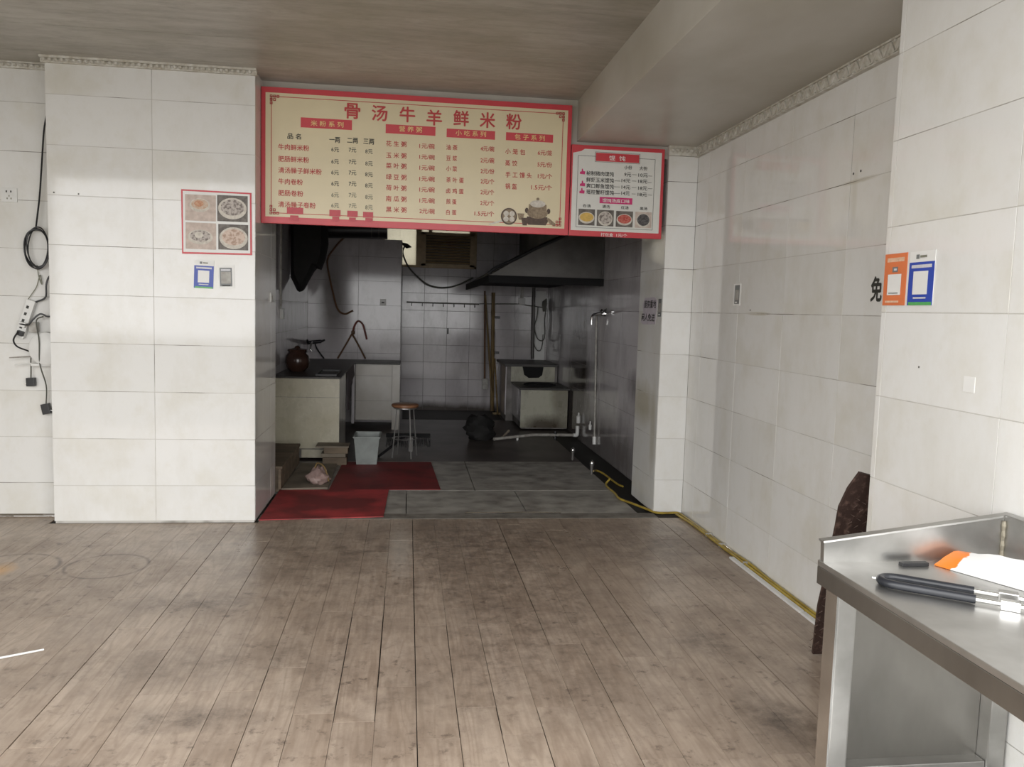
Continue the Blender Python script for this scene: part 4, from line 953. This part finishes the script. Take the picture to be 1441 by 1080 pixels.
for i in range(13):
    t = i/12; y = 8.42 + t*0.95; zb = 0.36 + 0.30*t - 0.05*math.sin(t*9)
    x = -0.602 + 0.008*math.sin(i*2.1)
    vs += [(x, y, 0.757), (x + 0.01*math.sin(i*1.7), y, zb), (x+0.004, y, 0.757), (x + 0.004 + 0.01*math.sin(i*1.7), y, zb)]
fs = []
for i in range(12):
    a = 4*i
    fs += [(a, a+1, a+5, a+4), (a+2, a+6, a+7, a+3), (a+1, a+3, a+7, a+5), (a, a+4, a+6, a+2)]
fs += [(0, 2, 3, 1), (48, 49, 51, 50)]
obj('hanging_cloth', b.add(vs, fs), DRAPE, kc, smooth=True)
single('black_tray', B().box(-0.83, -0.64, 7.60, 8.16, 0.772, 0.776).box(-0.83, -0.82, 7.60, 8.16, 0.776, 0.79).box(-0.65, -0.64, 7.60, 8.16, 0.776, 0.79).box(-0.82, -0.65, 7.60, 7.61, 0.776, 0.79).box(-0.82, -0.65, 8.15, 8.16, 0.776, 0.79), BLACKP, 'shallow black tray on the kitchen worktop', 'tray')
jr = thing('clay_jar', 'brown glazed clay jar on the kitchen worktop', 'jar', (-1.06, 8.12, 0.772))
obj('body', B().lathe((-1.06, 8.12, 0.772), [(0.07, 0), (0.105, 0.04), (0.118, 0.09), (0.11, 0.15), (0.085, 0.185), (0.092, 0.20)], 28), CLAY, jr, smooth=True)
obj('lid', B().lathe((-1.06, 8.12, 0.972), [(0.095, 0), (0.09, 0.014), (0.03, 0.026), (0.018, 0.045), (0.005, 0.05)], 28), CLAY, jr, smooth=True)
tp = thing('kitchen_tap', 'black double wall tap above the kitchen worktop', 'tap', (-1.12, 10.02, 0.88))
obj('body', B().cyl((-1.19, 10.02, 0.965), (-1.03, 10.02, 0.985), 0.022, 0.022, 12), BLACKP, tp, smooth=True)
obj('handle', B().cyl((-1.03, 10.02, 0.985), (-0.985, 10.01, 1.005), 0.014, 0.01, 10), BLACKP, tp); obj('handle', B().cyl((-1.18, 10.0, 0.965), (-1.185, 9.96, 1.0), 0.014, 0.01, 10), BLACKP, tp)
obj('inlet', B().cyl((-1.09, 10.02, 0.975), (-1.09, 10.10, 0.975), 0.016, 0.016, 10), CHROME, tp)
obj('spout', B().tube(spline([(-1.12, 10.01, 0.97), (-1.125, 9.93, 0.975), (-1.13, 9.87, 0.95), (-1.135, 9.85, 0.90), (-1.12, 9.85, 0.875)]), 0.011, 10), CHROME, tp, smooth=True)
single('tap_hose', B().tube(spline([(-1.10, 10.03, 0.95), (-1.08, 10.02, 0.90), (-1.03, 10.0, 0.83), (-0.99, 9.98, 0.782)]), 0.009, 8), BLACKP, 'black hose hanging from the kitchen tap to the worktop', 'hose', smooth=True)
single('wall_cable', B().tube(spline([(-0.70, 10.06, 2.30), (-0.808, 10.07, 2.20), (-0.891, 10.07, 2.099), (-0.957, 10.07, 1.996), (-0.965, 10.07, 1.885), (-0.903, 10.07, 1.591), (-0.842, 10.07, 1.38), (-0.757, 10.07, 1.322), (-0.66, 10.08, 1.365)]), 0.011, 8), BROWNH, 'brown hose curving down the partition wall to a pipe end', 'hose', smooth=True)
yh = thing('forked_hose', 'brown hose hung on the partition in an upturned Y shape', 'hose', (-0.67, 10.04, 0.772))
obj('strand', B().tube(spline([(-0.834, 10.05, 0.782), (-0.75, 10.05, 0.93), (-0.668, 10.05, 1.085), (-0.644, 10.05, 1.146)]), 0.010, 8), BROWNH, yh, smooth=True)
obj('strand', B().tube(spline([(-0.668, 10.06, 1.085), (-0.58, 10.05, 0.93), (-0.503, 10.05, 0.785)]), 0.010, 8), BROWNH, yh, smooth=True)
obj('hook_end', B().tube(spline([(-0.655, 10.05, 1.12), (-0.635, 10.04, 1.19), (-0.594, 10.04, 1.241), (-0.54, 10.04, 1.20), (-0.51, 10.05, 1.10), (-0.49, 10.05, 1.02)]), 0.011, 8), REDH, yh, smooth=True)
obj('knot', B().lathe((-0.655, 10.05, 1.10), [(0.008, -0.03), (0.022, -0.01), (0.022, 0.015), (0.008, 0.03)], 10), BROWNH, yh)
sk = thing('wall_switch', 'small white switch on the kitchen partition wall', 'switch', (-0.30, 10.09, 1.44))
obj('plate', B().box(-0.338, -0.266, 10.082, 10.10, 1.438, 1.514), WPLAST, sk, bevel=0.004); obj('rocker', B().box(-0.318, -0.286, 10.078, 10.084, 1.465, 1.48), INK, sk)
sk = thing('conduit_switch', 'white conduit with inline switch on the left kitchen wall', 'conduit', (-1.19, 7.97, 1.28))
obj('conduit', B().box(-1.20, -1.186, 7.955, 7.985, 1.37, 2.6), OLDPLAST, sk); obj('switch_box', B().box(-1.20, -1.17, 7.94, 8.0, 1.28, 1.375), WPLAST, sk, bevel=0.004)
sk = thing('wall_switch', 'tiny white switch on the inner side of the left pillar', 'switch', (-0.96, 5.95, 1.44))
obj('plate', B().box(-0.962, -0.952, 5.91, 5.985, 1.43, 1.495), WPLAST, sk, bevel=0.003); obj('rocker', B().box(-0.953, -0.949, 5.93, 5.955, 1.45, 1.475), OLDPLAST, sk)
# black sheeting and duct
b = B(); outl = [(-1.19, 1.68), (-1.129, 1.56), (-1.105, 1.548), (-1.079, 1.557), (-1.02, 1.66), (-0.973, 1.748), (-0.938, 1.793), (-0.888, 1.78), (-0.845, 1.89), (-0.819, 2.05), (-0.83, 2.3), (-0.86, 2.68), (-1.19, 2.68)]
nn = len(outl); cxm, czm = -1.0, 2.1; layers = [(8.42, 0.72), (8.50, 0.95), (8.62, 1.0), (8.75, 0.93), (8.82, 0.7)]
vs = []
for li, (y, sc) in enumerate(layers):
    for i, (x, z) in enumerate(outl):
        vs.append((max(-1.197, cxm+(x-cxm)*sc), y + 0.02*math.sin(i*1.9+li), min(2.70, czm+(z-czm)*(1-(1-sc)*0.5))))
fs = [(l*nn+i, l*nn+(i+1) % nn, (l+1)*nn+(i+1) % nn, (l+1)*nn+i) for l in range(4) for i in range(nn)] + [tuple(range(nn)), tuple(range(4*nn, 5*nn))[::-1]]
single('black_sheeting', b.add(vs, fs), BLACKC, 'black plastic sheeting bunched below the kitchen ceiling at left', 'sheeting', smooth=True)
du = thing('exhaust_duct', 'black horizontal exhaust duct below the kitchen ceiling', 'duct', (-0.7, 9.4, 2.16))
obj('pipe', B().cyl((-1.19, 9.4, 2.255), (-0.27, 9.4, 2.285), 0.098, 0.098, 20), BLACKP, du, smooth=True)
obj('rim', B().cyl((-0.275, 9.4, 2.285), (-0.245, 9.4, 2.286), 0.106, 0.106, 20), BLACKP, du, smooth=True)
for x in (-0.42, -0.34): obj('band', B().cyl((x, 9.4, 2.282), (x+0.008, 9.4, 2.282), 0.1, 0.1, 20), GALV, du)
single('hanging_cable', B().tube(spline([(-0.06, 11.26, 2.25), (-0.079, 11.2, 2.144), (0.0, 11.2, 1.967), (0.146, 11.2, 1.819), (0.292, 11.2, 1.728), (0.485, 11.2, 1.705), (0.677, 11.2, 1.75), (0.87, 11.1, 1.85)]), 0.011, 8), INKG, 'dark cable sagging under the kitchen window to the hood', 'cable', smooth=True)
single('torn_flap', B().prism([(-0.16, 10.15, 2.226), (-0.02, 10.15, 2.20), (0.03, 10.16, 2.165), (-0.03, 10.16, 2.15), (-0.08, 10.15, 2.19), (-0.16, 10.15, 2.235)], (0, 0.15, 0)), BLACKC, 'torn dark scrap on the corner of the partition top', 'scrap')

# low ledge, boards, bag, tub, stool
lg = thing('low_bench', 'low wooden bench against the left kitchen wall behind the pillar', 'bench', (-1.06, 6.8, 0))
obj('top', B().box(-1.2, -0.915, 6.2, 7.25, 0.185, 0.205), WOOD, lg, bevel=0.004)
obj('side_board', B().box(-0.945, -0.925, 6.2, 7.25, 0.03, 0.185), WOOD, lg)
for y in (6.25, 7.15): obj('leg', B().box(-0.985, -0.945, y, y+0.05, 0.0, 0.185), WOOD, lg)
for i, (x0, x1, y0, y1, z0, z1, m) in enumerate(((-0.73, -0.52, 7.30, 7.48, 0.0, 0.07, WOOD), (-0.745, -0.53, 7.31, 7.47, 0.072, 0.105, PLY), (-0.72, -0.51, 7.30, 7.46, 0.107, 0.16, WOOD), (-0.79, -0.50, 7.28, 7.49, 0.162, 0.176, PLY))):
    single('wood_block', B().box(x0, x1, y0, y1, z0, z1), m, ('thick dirty wood block at the bottom of the pile by the counter', 'thin board second from the bottom in the block pile', 'brown wood block third up in the pile by the counter', 'wide thin board on top of the block pile by the counter')[i], 'wood block', 'wood pieces piled by the counter', bevel=0.003)
single('thin_board', B().hexa([(-0.935, 6.28, 0.006), (-0.59, 6.31, 0.006), (-0.60, 7.27, 0.006), (-0.915, 7.30, 0.006)], [(-0.935, 6.28, 0.022), (-0.59, 6.31, 0.022), (-0.60, 7.27, 0.022), (-0.915, 7.30, 0.022)]), PLY, 'grey-brown thin board lying flat under the pink bag', 'board')
b = B(); n = 20; vs = []
for j in range(9):
    t = j/8; r0 = 0.085*math.sin(PI*(0.18+0.74*t))**0.8
    for k in range(n):
        a = 2*PI*k/n; r = r0*(1 + 0.16*math.sin(3*a+j) + 0.12*math.sin(5*a-2*j)) + 0.006*random.random()
        vs.append((-0.675 + r*math.cos(a)*(1.0 if t < 0.6 else 0.8), 6.44 + r*math.sin(a)*0.8, 0.023 + 0.135*t + 0.01*math.sin(4*a+j)*t))
fs = [(i*n+k, i*n+(k+1) % n, (i+1)*n+(k+1) % n, (i+1)*n+k) for i in range(8) for k in range(n)] + [tuple(range(n))[::-1], tuple(range(8*n, 9*n))]
pk = thing('pink_bag', 'crumpled dull pink bag on the thin board', 'bag', (-0.675, 6.44, 0.022))
obj('body', b.add(vs, fs), PINK, pk, smooth=True)
obj('handle', B().tube(spline([(-0.70, 6.43, 0.15), (-0.68, 6.42, 0.19), (-0.63, 6.41, 0.165), (-0.60, 6.40, 0.09), (-0.59, 6.39, 0.05)]), 0.006, 6), BAMBOO, pk, smooth=True)
tb = thing('plastic_tub', 'grey rectangular plastic tub on the kitchen floor', 'tub', (-0.33, 7.45, 0.005))
def shell(x0, x1, y0, y1, z0, z1, fl, t):
    bo = [(x0, y0, z0), (x1, y0, z0), (x1, y1, z0), (x0, y1, z0)]; to = [(x0-fl, y0-fl, z1), (x1+fl, y0-fl, z1), (x1+fl, y1+fl, z1), (x0-fl, y1+fl, z1)]
    bi = [(x0+t, y0+t, z0+t), (x1-t, y0+t, z0+t), (x1-t, y1-t, z0+t), (x0+t, y1-t, z0+t)]; ti = [(x0-fl+t, y0-fl+t, z1), (x1+fl-t, y0-fl+t, z1), (x1+fl-t, y1+fl-t, z1), (x0-fl+t, y1+fl-t, z1)]
    b = B().add(bo+to+bi+ti, [(0, 3, 2, 1)] + [(i, (i+1) % 4, 4+(i+1) % 4, 4+i) for i in range(4)] + [(4+i, 4+(i+1) % 4, 12+(i+1) % 4, 12+i) for i in range(4)] + [(8+i, 12+i, 12+(i+1) % 4, 8+(i+1) % 4) for i in range(4)] + [(8, 9, 10, 11)])
    return b
obj('body', shell(-0.435, -0.255, 7.32, 7.60, 0.005, 0.255, 0.022, 0.008), TUB, tb)
obj('rim', B().box(-0.466, -0.224, 7.288, 7.298, 0.248, 0.260).box(-0.466, -0.224, 7.622, 7.632, 0.248, 0.260).box(-0.466, -0.456, 7.298, 7.622, 0.248, 0.260).box(-0.234, -0.224, 7.298, 7.622, 0.248, 0.260), TUB, tb, bevel=0.002)
tb.rotation_euler = (0, 0, 0.0)
GALVB = plain('dull_steel_tube', (0.42, 0.41, 0.40), 0.35, 0.8, var=0.1)
sl = thing('round_stool', 'small round stool with reddish wooden seat and thin metal legs', 'stool', (-0.01, 7.75, 0))
obj('seat', B().lathe((-0.01, 7.75, 0.478), [(0.118, 0), (0.128, 0.01), (0.128, 0.026), (0.115, 0.034)], 28), STOOLW, sl, smooth=True)
obj('seat_ring', B().lathe((-0.01, 7.75, 0.464), [(0.105, 0), (0.11, 0.004), (0.11, 0.012), (0.105, 0.014)], 28), GALVB, sl)
for a in (0.5, 2.1, 3.7, 5.2):
    obj('leg', B().tube([(-0.01+0.09*math.cos(a), 7.75+0.09*math.sin(a), 0.466), (-0.01+0.135*math.cos(a), 7.75+0.135*math.sin(a), 0.0)], 0.006, 8), GALVB, sl, smooth=True)
obj('leg_ring', B().tube([(-0.01+0.118*math.cos(2*PI*k/24), 7.75+0.118*math.sin(2*PI*k/24), 0.18) for k in range(25)], 0.004, 6), GALVB, sl, smooth=True)
br = thing('floor_broom', 'black bristled broom head with a dark handle under the stool', 'broom', (0.02, 7.95, 0))
obj('head', B().box(-0.19, 0.24, 7.94, 7.99, 0.155, 0.19), SOOT, br, bevel=0.006)
b = B()
for i in range(44):
    x = -0.185 + i*0.0098
    for y in (7.95, 7.965, 7.98): b.cyl((x, y, 0.157), (x+random.uniform(-0.008, 0.008), y+random.uniform(-0.01, 0.01), 0.05+0.03*random.random()), 0.0025, 0.0015, 4)
k = obj('bristles', b, SOOT, br); k['kind'] = 'stuff'
obj('handle', B().cyl((-0.02, 7.93, 0.16), (-0.25, 7.70, 0.012), 0.014, 0.013, 10), BLACKP, br, smooth=True)
obj('bracket', B().box(0.03, 0.07, 7.92, 7.95, 0.02, 0.16), GALV, br)
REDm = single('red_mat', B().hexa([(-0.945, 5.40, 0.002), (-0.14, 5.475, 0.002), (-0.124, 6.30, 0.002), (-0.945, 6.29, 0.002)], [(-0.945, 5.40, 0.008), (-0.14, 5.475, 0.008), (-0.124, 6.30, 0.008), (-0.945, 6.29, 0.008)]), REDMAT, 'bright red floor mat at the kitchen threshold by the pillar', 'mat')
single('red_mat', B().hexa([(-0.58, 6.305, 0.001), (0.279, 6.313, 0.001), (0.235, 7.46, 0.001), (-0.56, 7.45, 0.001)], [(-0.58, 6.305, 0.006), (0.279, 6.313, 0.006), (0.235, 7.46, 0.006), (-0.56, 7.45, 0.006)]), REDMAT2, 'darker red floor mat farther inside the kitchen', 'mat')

# ================================================================== KITCHEN, BACK AND RIGHT
b = B(); n = 18; vs = []
for j in range(9):
    t = j/8; r0 = 0.16*math.sin(PI*(0.22+0.62*t))**0.7
    for k in range(n):
        a = 2*PI*k/n; r = r0*(1 + 0.13*math.sin(3*a+1.3*j) + 0.1*math.sin(5*a-2*j))
        vs.append((0.82 - 0.03*t + r*math.cos(a), 8.82 + r*math.sin(a)*0.8, 0.003 + 0.26*t + 0.015*math.sin(3*a)*t))
fs = [(i*n+k, i*n+(k+1) % n, (i+1)*n+(k+1) % n, (i+1)*n+k) for i in range(8) for k in range(n)] + [tuple(range(n))[::-1], tuple(range(8*n, 9*n))]
single('rubbish_bag', b.add(vs, fs), BLACKC, 'full black rubbish bag on the kitchen floor', 'bag', smooth=True)
single('wood_stick', B().cyl((1.03, 8.76, 0.015), (1.13, 8.84, 0.10), 0.012, 0.014, 8), PLY, 'short pale stick poking out beside the black rubbish bag', 'stick')
pv = thing('drain_pipe', 'white plastic drain pipe lying across the kitchen floor to the wall', 'pipe', (1.43, 8.85, 0))
obj('pipe', B().tube([(0.946, 8.668, 0.03), (1.40, 8.86, 0.05), (1.90, 8.91, 0.045)], 0.017, 10), OLDPLAST, pv, smooth=True)
obj('elbow', B().tube(spline([(1.87, 8.91, 0.045), (1.905, 8.91, 0.045), (1.915, 8.91, 0.07), (1.915, 8.91, 0.15)]), 0.022, 10), WPLAST, pv, smooth=True)
obj('support', B().cyl((1.22, 8.79, 0.0), (1.22, 8.79, 0.04), 0.012, 0.012, 8), WPLAST, pv); obj('support', B().cyl((1.66, 8.885, -0.03), (1.66, 8.885, 0.09), 0.015, 0.015, 8), BLACKP, pv)
def pole(p0, p1, r0, r1, lab, name='bamboo_pole'):
    P0, P1 = Vector(p0), Vector(p1); pts = []; rr = []
    for i in range(25):
        t = i/24; pts.append(P0.lerp(P1, t)); rr.append((r0+(r1-r0)*t)*(1.14 if i % 4 == 0 else 1.0))
    single(name, B().tube(pts, rr, 8), BAMBOO, lab, 'pole', smooth=True)
pole((1.19, 11.25, 0.01), (1.170, 11.28, 1.66), 0.026, 0.024, 'thick bamboo pole standing against the kitchen back wall')
pole((1.165, 11.14, 0.30), (1.06, 11.29, 1.62), 0.014, 0.012, 'thin bamboo pole leaning left of the thick one')
pole((1.232, 10.90, 0.01), (1.205, 11.20, 0.75), 0.012, 0.010, 'short bamboo stick leaning right of the thick pole')
for z in (1.32, 0.83): obj('pole_clip', B().box(1.19, 1.27, 11.27, 11.30, z-0.016, z+0.016), BLACKP, None)
for o in [o for o in bpy.data.objects if o.name.startswith('pole_clip')]:
    tag(o, 'black clip beside the thick bamboo pole, ' + ('upper one' if o.name == 'pole_clip' else 'lower one'), 'clip')
vp = thing('wall_pipe', 'thin brown pipe with a small box down the kitchen back wall', 'pipe', (1.06, 11.32, 0.31))
obj('pipe', B().cyl((1.055, 11.325, 1.68), (1.085, 11.325, 0.40), 0.012, 0.012, 8), BROWNH, vp, smooth=True); obj('box', B().box(1.05, 1.13, 11.30, 11.35, 0.31, 0.46), OLDPLAST, vp, bevel=0.004)
single('floor_batten', B().box(1.17, 1.24, 10.98, 11.02, 0.0, 0.025).box(1.17, 1.40, 10.95, 10.98, 0.0, 0.03), BAMBOO, 'short yellowish batten on the floor beside the stove', 'batten')
ra = thing('hook_rail', 'dark metal hook rail on the kitchen back wall', 'rail', (0.48, 11.33, 1.45))
obj('bar', B().box(-0.02, 0.98, 11.325, 11.335, 1.483, 1.505), GALV, ra)
for i in range(7): obj('hook', B().tube(spline([(0.05+i*0.145, 11.32, 1.485), (0.05+i*0.145, 11.318, 1.455), (0.05+i*0.145, 11.295, 1.448), (0.05+i*0.145, 11.29, 1.47)]), 0.005, 6), BLACKP, ra)
single('bottle_opener', B().box(0.545, 0.565, 11.325, 11.345, 1.07, 1.15), BLACKP, 'small black thing hung midway on the back wall tiles', 'tool', bevel=0.006)
ob = thing('outlet_box', 'white outlet box with strap hanging under the range hood', 'outlet', (1.58, 11.31, 1.50))
obj('case', B().box(1.535, 1.622, 11.29, 11.35, 1.505, 1.596), WPLAST, ob, bevel=0.006); obj('strap', B().box(1.56, 1.60, 11.32, 11.34, 1.596, 1.75), OLDPLAST, ob)
single('thin_rail', B().tube([(0.98, 11.30, 1.50), (1.535, 11.30, 1.515), (1.64, 11.30, 1.50), (1.885, 11.30, 1.475)], 0.007, 6), INKG, 'thin dark rail carrying the cables on the back wall', 'rail')
single('wall_pipe', B().cyl((1.74, 11.32, 1.75), (1.75, 11.32, 0.75), 0.022, 0.022, 10), GALV, 'dark vertical pipe behind the stove on the back wall', 'pipe', smooth=True)
single('backboard', B().box(1.775, 1.92, 11.335, 11.348, 0.72, 1.70), WPLAST, 'narrow pale board on the back wall behind the cables', 'board')
single('looped_cable', B().tube(spline([(1.80, 11.28, 1.48), (1.79, 11.28, 1.35), (1.76, 11.28, 1.2), (1.80, 11.28, 1.05), (1.87, 11.28, 1.01), (1.91, 11.28, 1.08), (1.90, 11.28, 1.3), (1.92, 11.28, 1.48)]), 0.007, 6), INKG, 'upper looped cable hanging over the stove', 'cable', smooth=True)
single('looped_cable', B().tube(spline([(1.76, 11.26, 1.2), (1.755, 11.26, 0.98), (1.80, 11.26, 0.88), (1.85, 11.26, 0.88), (1.875, 11.26, 0.97), (1.88, 11.26, 1.10)]), 0.006, 6), INKG, 'lower looped cable hanging over the stove', 'cable', smooth=True)
cl = B()
for i in range(5): cl.tube([(1.89+0.012*i-0.02, 11.29, 1.56+0.01*i), (1.885+0.012*i-0.02, 11.27, 1.50), (1.90+0.006*i-0.02, 11.28, 1.42)], 0.010, 6)
single('cable_bundle', cl, INKG, 'dark knot of cable hung on the back wall by the corner', 'cable', smooth=True)
# stove
sv = thing('cooking_stove', 'grease-stained tiled wok stove in the far right kitchen corner', 'stove', (1.63, 10.0, 0))
obj('front_core', B().box(1.362, 1.915, 9.545, 10.36, 0.02, 0.485), KGROUT, sv)
tiles(sv, '-Y', 9.545, 1.350, 1.920, 0.03, 0.485, 0.6, 0.5, 1.35, 0.03, STOVE_TILE, tilt=0.001)
obj('side_panel', B().box(1.350, 1.361, 9.548, 10.36, 0.10, 0.485), KITCHEN_TILE, sv)
obj('stove_top', B().box(1.335, 1.945, 9.52, 10.35, 0.486, 0.508), COUNTER, sv, bevel=0.004)
obj('wok_ring', B().tube([(1.64+0.19*math.cos(2*PI*k/28), 9.95+0.19*math.sin(2*PI*k/28), 0.512) for k in range(29)], 0.014, 8), SOOT, sv, smooth=True)
obj('wok_hole', B().lathe((1.64, 9.95, 0.5085), [(0.18, 0), (0.18, 0.0015), (0.01, 0.0015)], 28), SOOT, sv)
bk = obj('back_core', B().box(1.275, 1.935, 10.37, 11.34, 0.0, 0.705), KGROUT, sv)
obj('back_panel', B().box(1.33, 1.90, 10.355, 10.369, 0.512, 0.705), STOVE_TILE, sv)
obj('back_side', B().box(1.262, 1.274, 10.37, 11.33, 0.08, 0.70), KITCHEN_TILE, sv)
obj('back_top', B().box(1.245, 1.94, 10.34, 11.33, 0.706, 0.738), COUNTER, sv, bevel=0.004)
obj('fire_hole', B().prism([(1.475, 10.350, 0.704), (1.75, 10.350, 0.704), (1.735, 10.350, 0.60), (1.69, 10.350, 0.565), (1.56, 10.350, 0.56), (1.50, 10.350, 0.60)], (0, 0.006, 0)), SOOT, sv)
# range hood
rh = thing('range_hood', 'sooty sheet metal range hood hung over the stove', 'range hood', (1.37, 9.7, 1.70))
HB, HT, HZ0, HZ1, HZ2 = 0.80, 1.52, 1.765, 2.20, 2.70
b = B()
sec = [(HB, HZ0), (1.952, HZ0), (1.952, HZ2), (HT, HZ2), (HT, HZ1)]
b.prism([(x, 8.08, z) for x, z in sec], (0, 3.24, 0))
obj('body', b, GALV, rh)
obj('lip', B().box(HB-0.012, 1.952, 8.068, 8.09, 1.690, 1.764).box(HB-0.012, HB+0.012, 8.09, 11.32, 1.690, 1.764), SOOT, rh)
obj('filter_underside', B().box(HB+0.013, 1.94, 8.091, 11.30, 1.752, 1.762), SOOT, rh)
obj('edge_seam', B().box(1.925, 1.940, 8.066, 8.08, 1.765, 2.15), GALV, rh)
single('hood_cable', B().tube(spline([(0.78, 8.055, 1.775), (0.86, 8.055, 1.84), (1.05, 8.055, 1.93), (1.25, 8.055, 2.04), (1.5, 8.055, 2.16), (1.62, 8.06, 2.24)]), 0.016, 8), BLACKP, 'black cable running up the front of the range hood', 'cable', smooth=True)
# right wall pipe, tap and bits
rp_ = thing('water_pipe', 'white water pipe down the right kitchen wall', 'pipe', (1.93, 8.15, 0.08))
obj('pipe', B().cyl((1.93, 8.25, 1.42), (1.93, 8.13, 0.12), 0.011, 0.011, 10), OLDPLAST, rp_, smooth=True); obj('coupling', B().cyl((1.93, 8.137, 0.15), (1.93, 8.125, 0.07), 0.022, 0.022, 10), WPLAST, rp_, smooth=True)
t2 = thing('wall_tap', 'bright chrome tap on the right kitchen wall', 'tap', (1.90, 7.8, 1.36))
obj('body', B().cyl((1.90, 8.12, 1.405), (1.90, 7.85, 1.425), 0.018, 0.018, 12), CHROME, t2, smooth=True)
obj('spout', B().tube(spline([(1.90, 8.10, 1.405), (1.88, 8.18, 1.40), (1.87, 8.20, 1.36), (1.87, 8.20, 1.30)]), 0.013, 10), CHROME, t2, smooth=True)
obj('lever', B().cyl((1.89, 7.84, 1.425), (1.86, 7.55, 1.46), 0.012, 0.007, 10), GALV, t2, smooth=True)
obj('mount', B().cyl((1.90, 7.95, 1.415), (1.95, 7.95, 1.415), 0.02, 0.03, 12), CHROME, t2, smooth=True)
obj('handle_cap', B().lathe((1.90, 7.88, 1.43), [(0.02, 0), (0.024, 0.01), (0.012, 0.03)], 12), CHROME, t2, smooth=True)
bt = thing('spray_bottle', 'small white bottle hung low on the right kitchen wall', 'bottle', (1.93, 8.92, 0.18))
obj('body', B().lathe((1.925, 8.92, 0.18), [(0.022, 0), (0.024, 0.01), (0.024, 0.075), (0.01, 0.09)], 14), WPLAST, bt, smooth=True); obj('cap', B().lathe((1.925, 8.92, 0.27), [(0.010, 0), (0.010, 0.022), (0.004, 0.03)], 10), WPLAST, bt)
single('wall_valve', B().lathe((1.93, 8.35, 0.19), [(0.016, 0), (0.018, 0.05), (0.008, 0.06), (0.008, 0.09)], 12), WPLAST, 'small white valve beside the water pipe on the right kitchen wall', 'valve', smooth=True)
for x, y, lab in ((1.60, 7.62, 'grey capped pipe stub on the floor farther into the kitchen'), (1.635, 6.95, 'grey capped pipe stub on the floor joined to the yellow hose')):
    s = thing('pipe_stub', lab, 'pipe', (x, y, 0), 'capped pipe stubs on the kitchen floor')
    obj('pipe', B().cyl((x, y, 0.0), (x, y, 0.075), 0.015, 0.015, 12), GALV, s, smooth=True)
    obj('collar', B().lathe((x, y, 0.075), [(0.02, 0), (0.02, 0.022)], 12), GALV, s)
    obj('cap', B().lathe((x, y, 0.0975), [(0.02, 0), (0.019, 0.012), (0.003, 0.03)], 12), CHROME, s, smooth=True)

bpy.data.objects.remove(_co, do_unlink=True)
